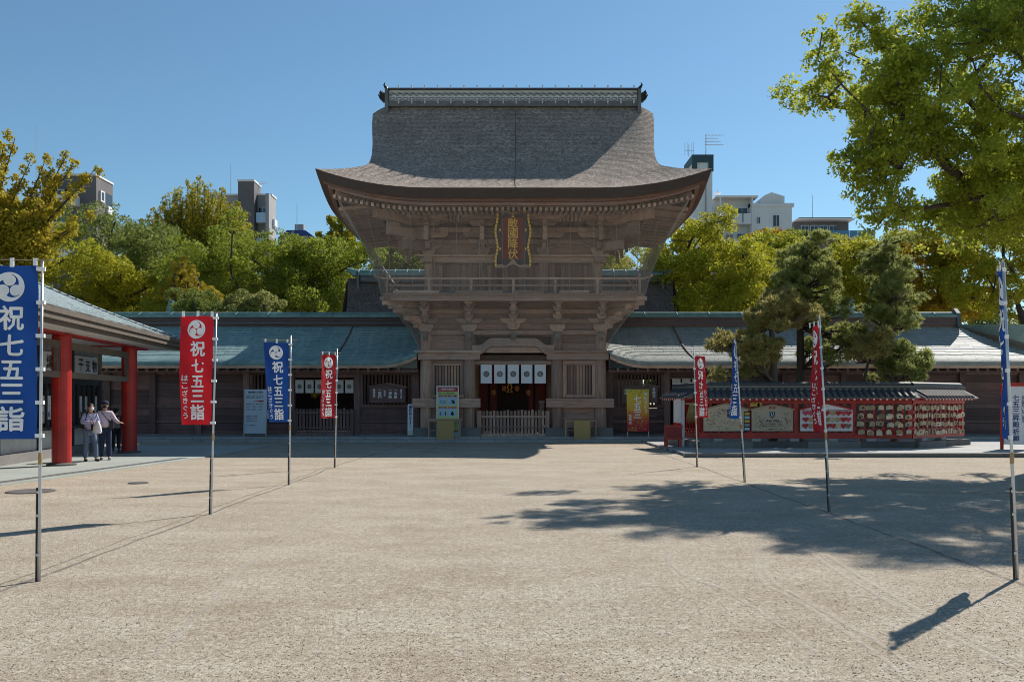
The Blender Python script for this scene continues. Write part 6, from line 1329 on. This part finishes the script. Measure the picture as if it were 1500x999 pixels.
mb = MB(); hub = Vector((-.2, 0, 5.6)); mb.tube([(0, 0, -.2), (.15, 0, 2.5), (-.1, 0, 4.2), hub], [.75, .6, .52, .46], 12)
grow(mb, hub, cc, .32, rr, .16, 5, .3)
mb.build('trunk', 'bark', T, smooth=True)
# ---- pines inside the rack ----
def needles(name, parent, pads, n, mat, L=.15, wd=.026, per=26):
    c = np.array([p[0] for p in pads]); r_ = np.array([p[1] for p in pads]); wt = r_[:, 0]*r_[:, 0]; wt /= wt.sum(); nt_ = n//per; i = rng.choice(len(c), nt_, p=wt)
    d = rng.normal(size=(nt_, 3)); d /= np.linalg.norm(d, axis=1)[:, None]; o = c[i]+d*r_[i]*(rng.random(nt_)**.45)[:, None]; sc_ = (.7+.6*rng.random(nt_))
    o = np.repeat(o, per, 0); dd = rng.normal(size=(len(o), 3))*.8+np.array([0, 0, .5])+np.repeat(d, per, 0)*.6; dd /= np.linalg.norm(dd, axis=1)[:, None]
    sd = np.cross(dd, rng.normal(size=dd.shape)); sd /= np.linalg.norm(sd, axis=1)[:, None]; l_ = L*(.8+.4*rng.random(len(o)))[:, None]*np.repeat(sc_, per)[:, None]
    return quads(name, np.stack([o-sd*wd/2, o+sd*wd/2, o+dd*l_+sd*wd*.2, o+dd*l_-sd*wd*.2], 1), mat, parent)
def pine(label, Y, trunk_pts, polys, seed, n, r0=.19, name='pine_tree'):
    t0 = P(*trunk_pts[0], Y); t0.z = 0; T = thing(name, label, 'tree', (t0.x, Y, 0)); rr = random.Random(seed); mb = MB()
    tp = [Vector((0, 0, -.1))]+[P(px, py, Y)-t0 for px, py in trunk_pts[1:]]; N = len(tp)
    mb.tube(tp, [r0*(1-.85*i/(N-1)) for i in range(N)], 8)
    for poly, npad, mat, cnt in polys:
        c, ra = outline(poly, Y, 3.0, int(npad*1.8), .2, .34, seed, .85); pads = []
        for p, a in zip(c, ra):
            q = Vector(p)-t0; pads.append((tuple(q), (a*1.2, a*1.1, a*.62)))
            tt = min(tp[1:], key=lambda w_: abs(w_.z-(q.z-.35))+.2*(w_-q).length); m_ = tt.lerp(q, .5)+Vector((rr.uniform(-.15, .15), 0, rr.uniform(-.25, .1)))
            mb.tube([tt, m_, q-Vector((0, 0, .1))], [.055, .035, .012], 5)
            for _ in range(2): mb.tube([m_, q+Vector((rr.uniform(-.5, .5), rr.uniform(-.4, .4), rr.uniform(-.1, .1)))], [.02, .006], 4)
        needles('foliage', T, pads, cnt, mat)
    mb.build('trunk', 'bark_grey' if seed == 1 else 'bark', T, smooth=True); return T
pine('spreading pine with brownish needles, left of the group inside the rack', 32.6, [(1133, 640), (1133, 560), (1133, 520), (1130, 480), (1138, 455), (1150, 430)],
     [([(1092, 470), (1120, 425), (1160, 415), (1190, 430), (1195, 470), (1150, 490), (1095, 490)], 22, 'needle_brown', 26000), ([(1035, 495), (1055, 478), (1120, 475), (1150, 500), (1130, 545), (1090, 560), (1030, 565), (1060, 530)], 24, 'needle_brown', 24000)], 1, 0)
pine('tallest pine with cone shaped crown above the ridge, second in the rack', 34.4, [(1172, 640), (1173, 540), (1172, 480), (1172, 430), (1176, 390), (1182, 350), (1182, 338)],
     [([(1180, 332), (1200, 345), (1215, 375), (1232, 410), (1240, 450), (1232, 480), (1190, 490), (1165, 470), (1108, 455), (1130, 410), (1140, 380), (1160, 345)], 54, 'needle', 52000), ([(1170, 480), (1250, 470), (1280, 490), (1250, 530), (1200, 540), (1180, 520)], 18, 'needle', 20000)], 2, 0)
pine('slim pine with a bent trunk, rightmost inside the rack', 33.6, [(1310, 640), (1312, 560), (1300, 520), (1308, 480), (1303, 440), (1300, 400), (1300, 360)],
     [([(1275, 355), (1300, 343), (1325, 352), (1335, 390), (1345, 430), (1350, 460), (1345, 490), (1290, 490), (1266, 460), (1268, 410)], 38, 'needle', 36000), ([(1280, 490), (1345, 490), (1352, 530), (1340, 562), (1290, 566), (1268, 530)], 22, 'needle', 26000)], 3, 0)
pine('young pine with thin leaning trunk between the two tall pines', 33.2, [(1262, 640), (1266, 556), (1272, 530), (1282, 505), (1292, 488)], [([(1230, 500), (1262, 480), (1305, 480), (1310, 510), (1280, 530), (1235, 525)], 12, 'needle_brown', 12000)], 4, 0, .08)
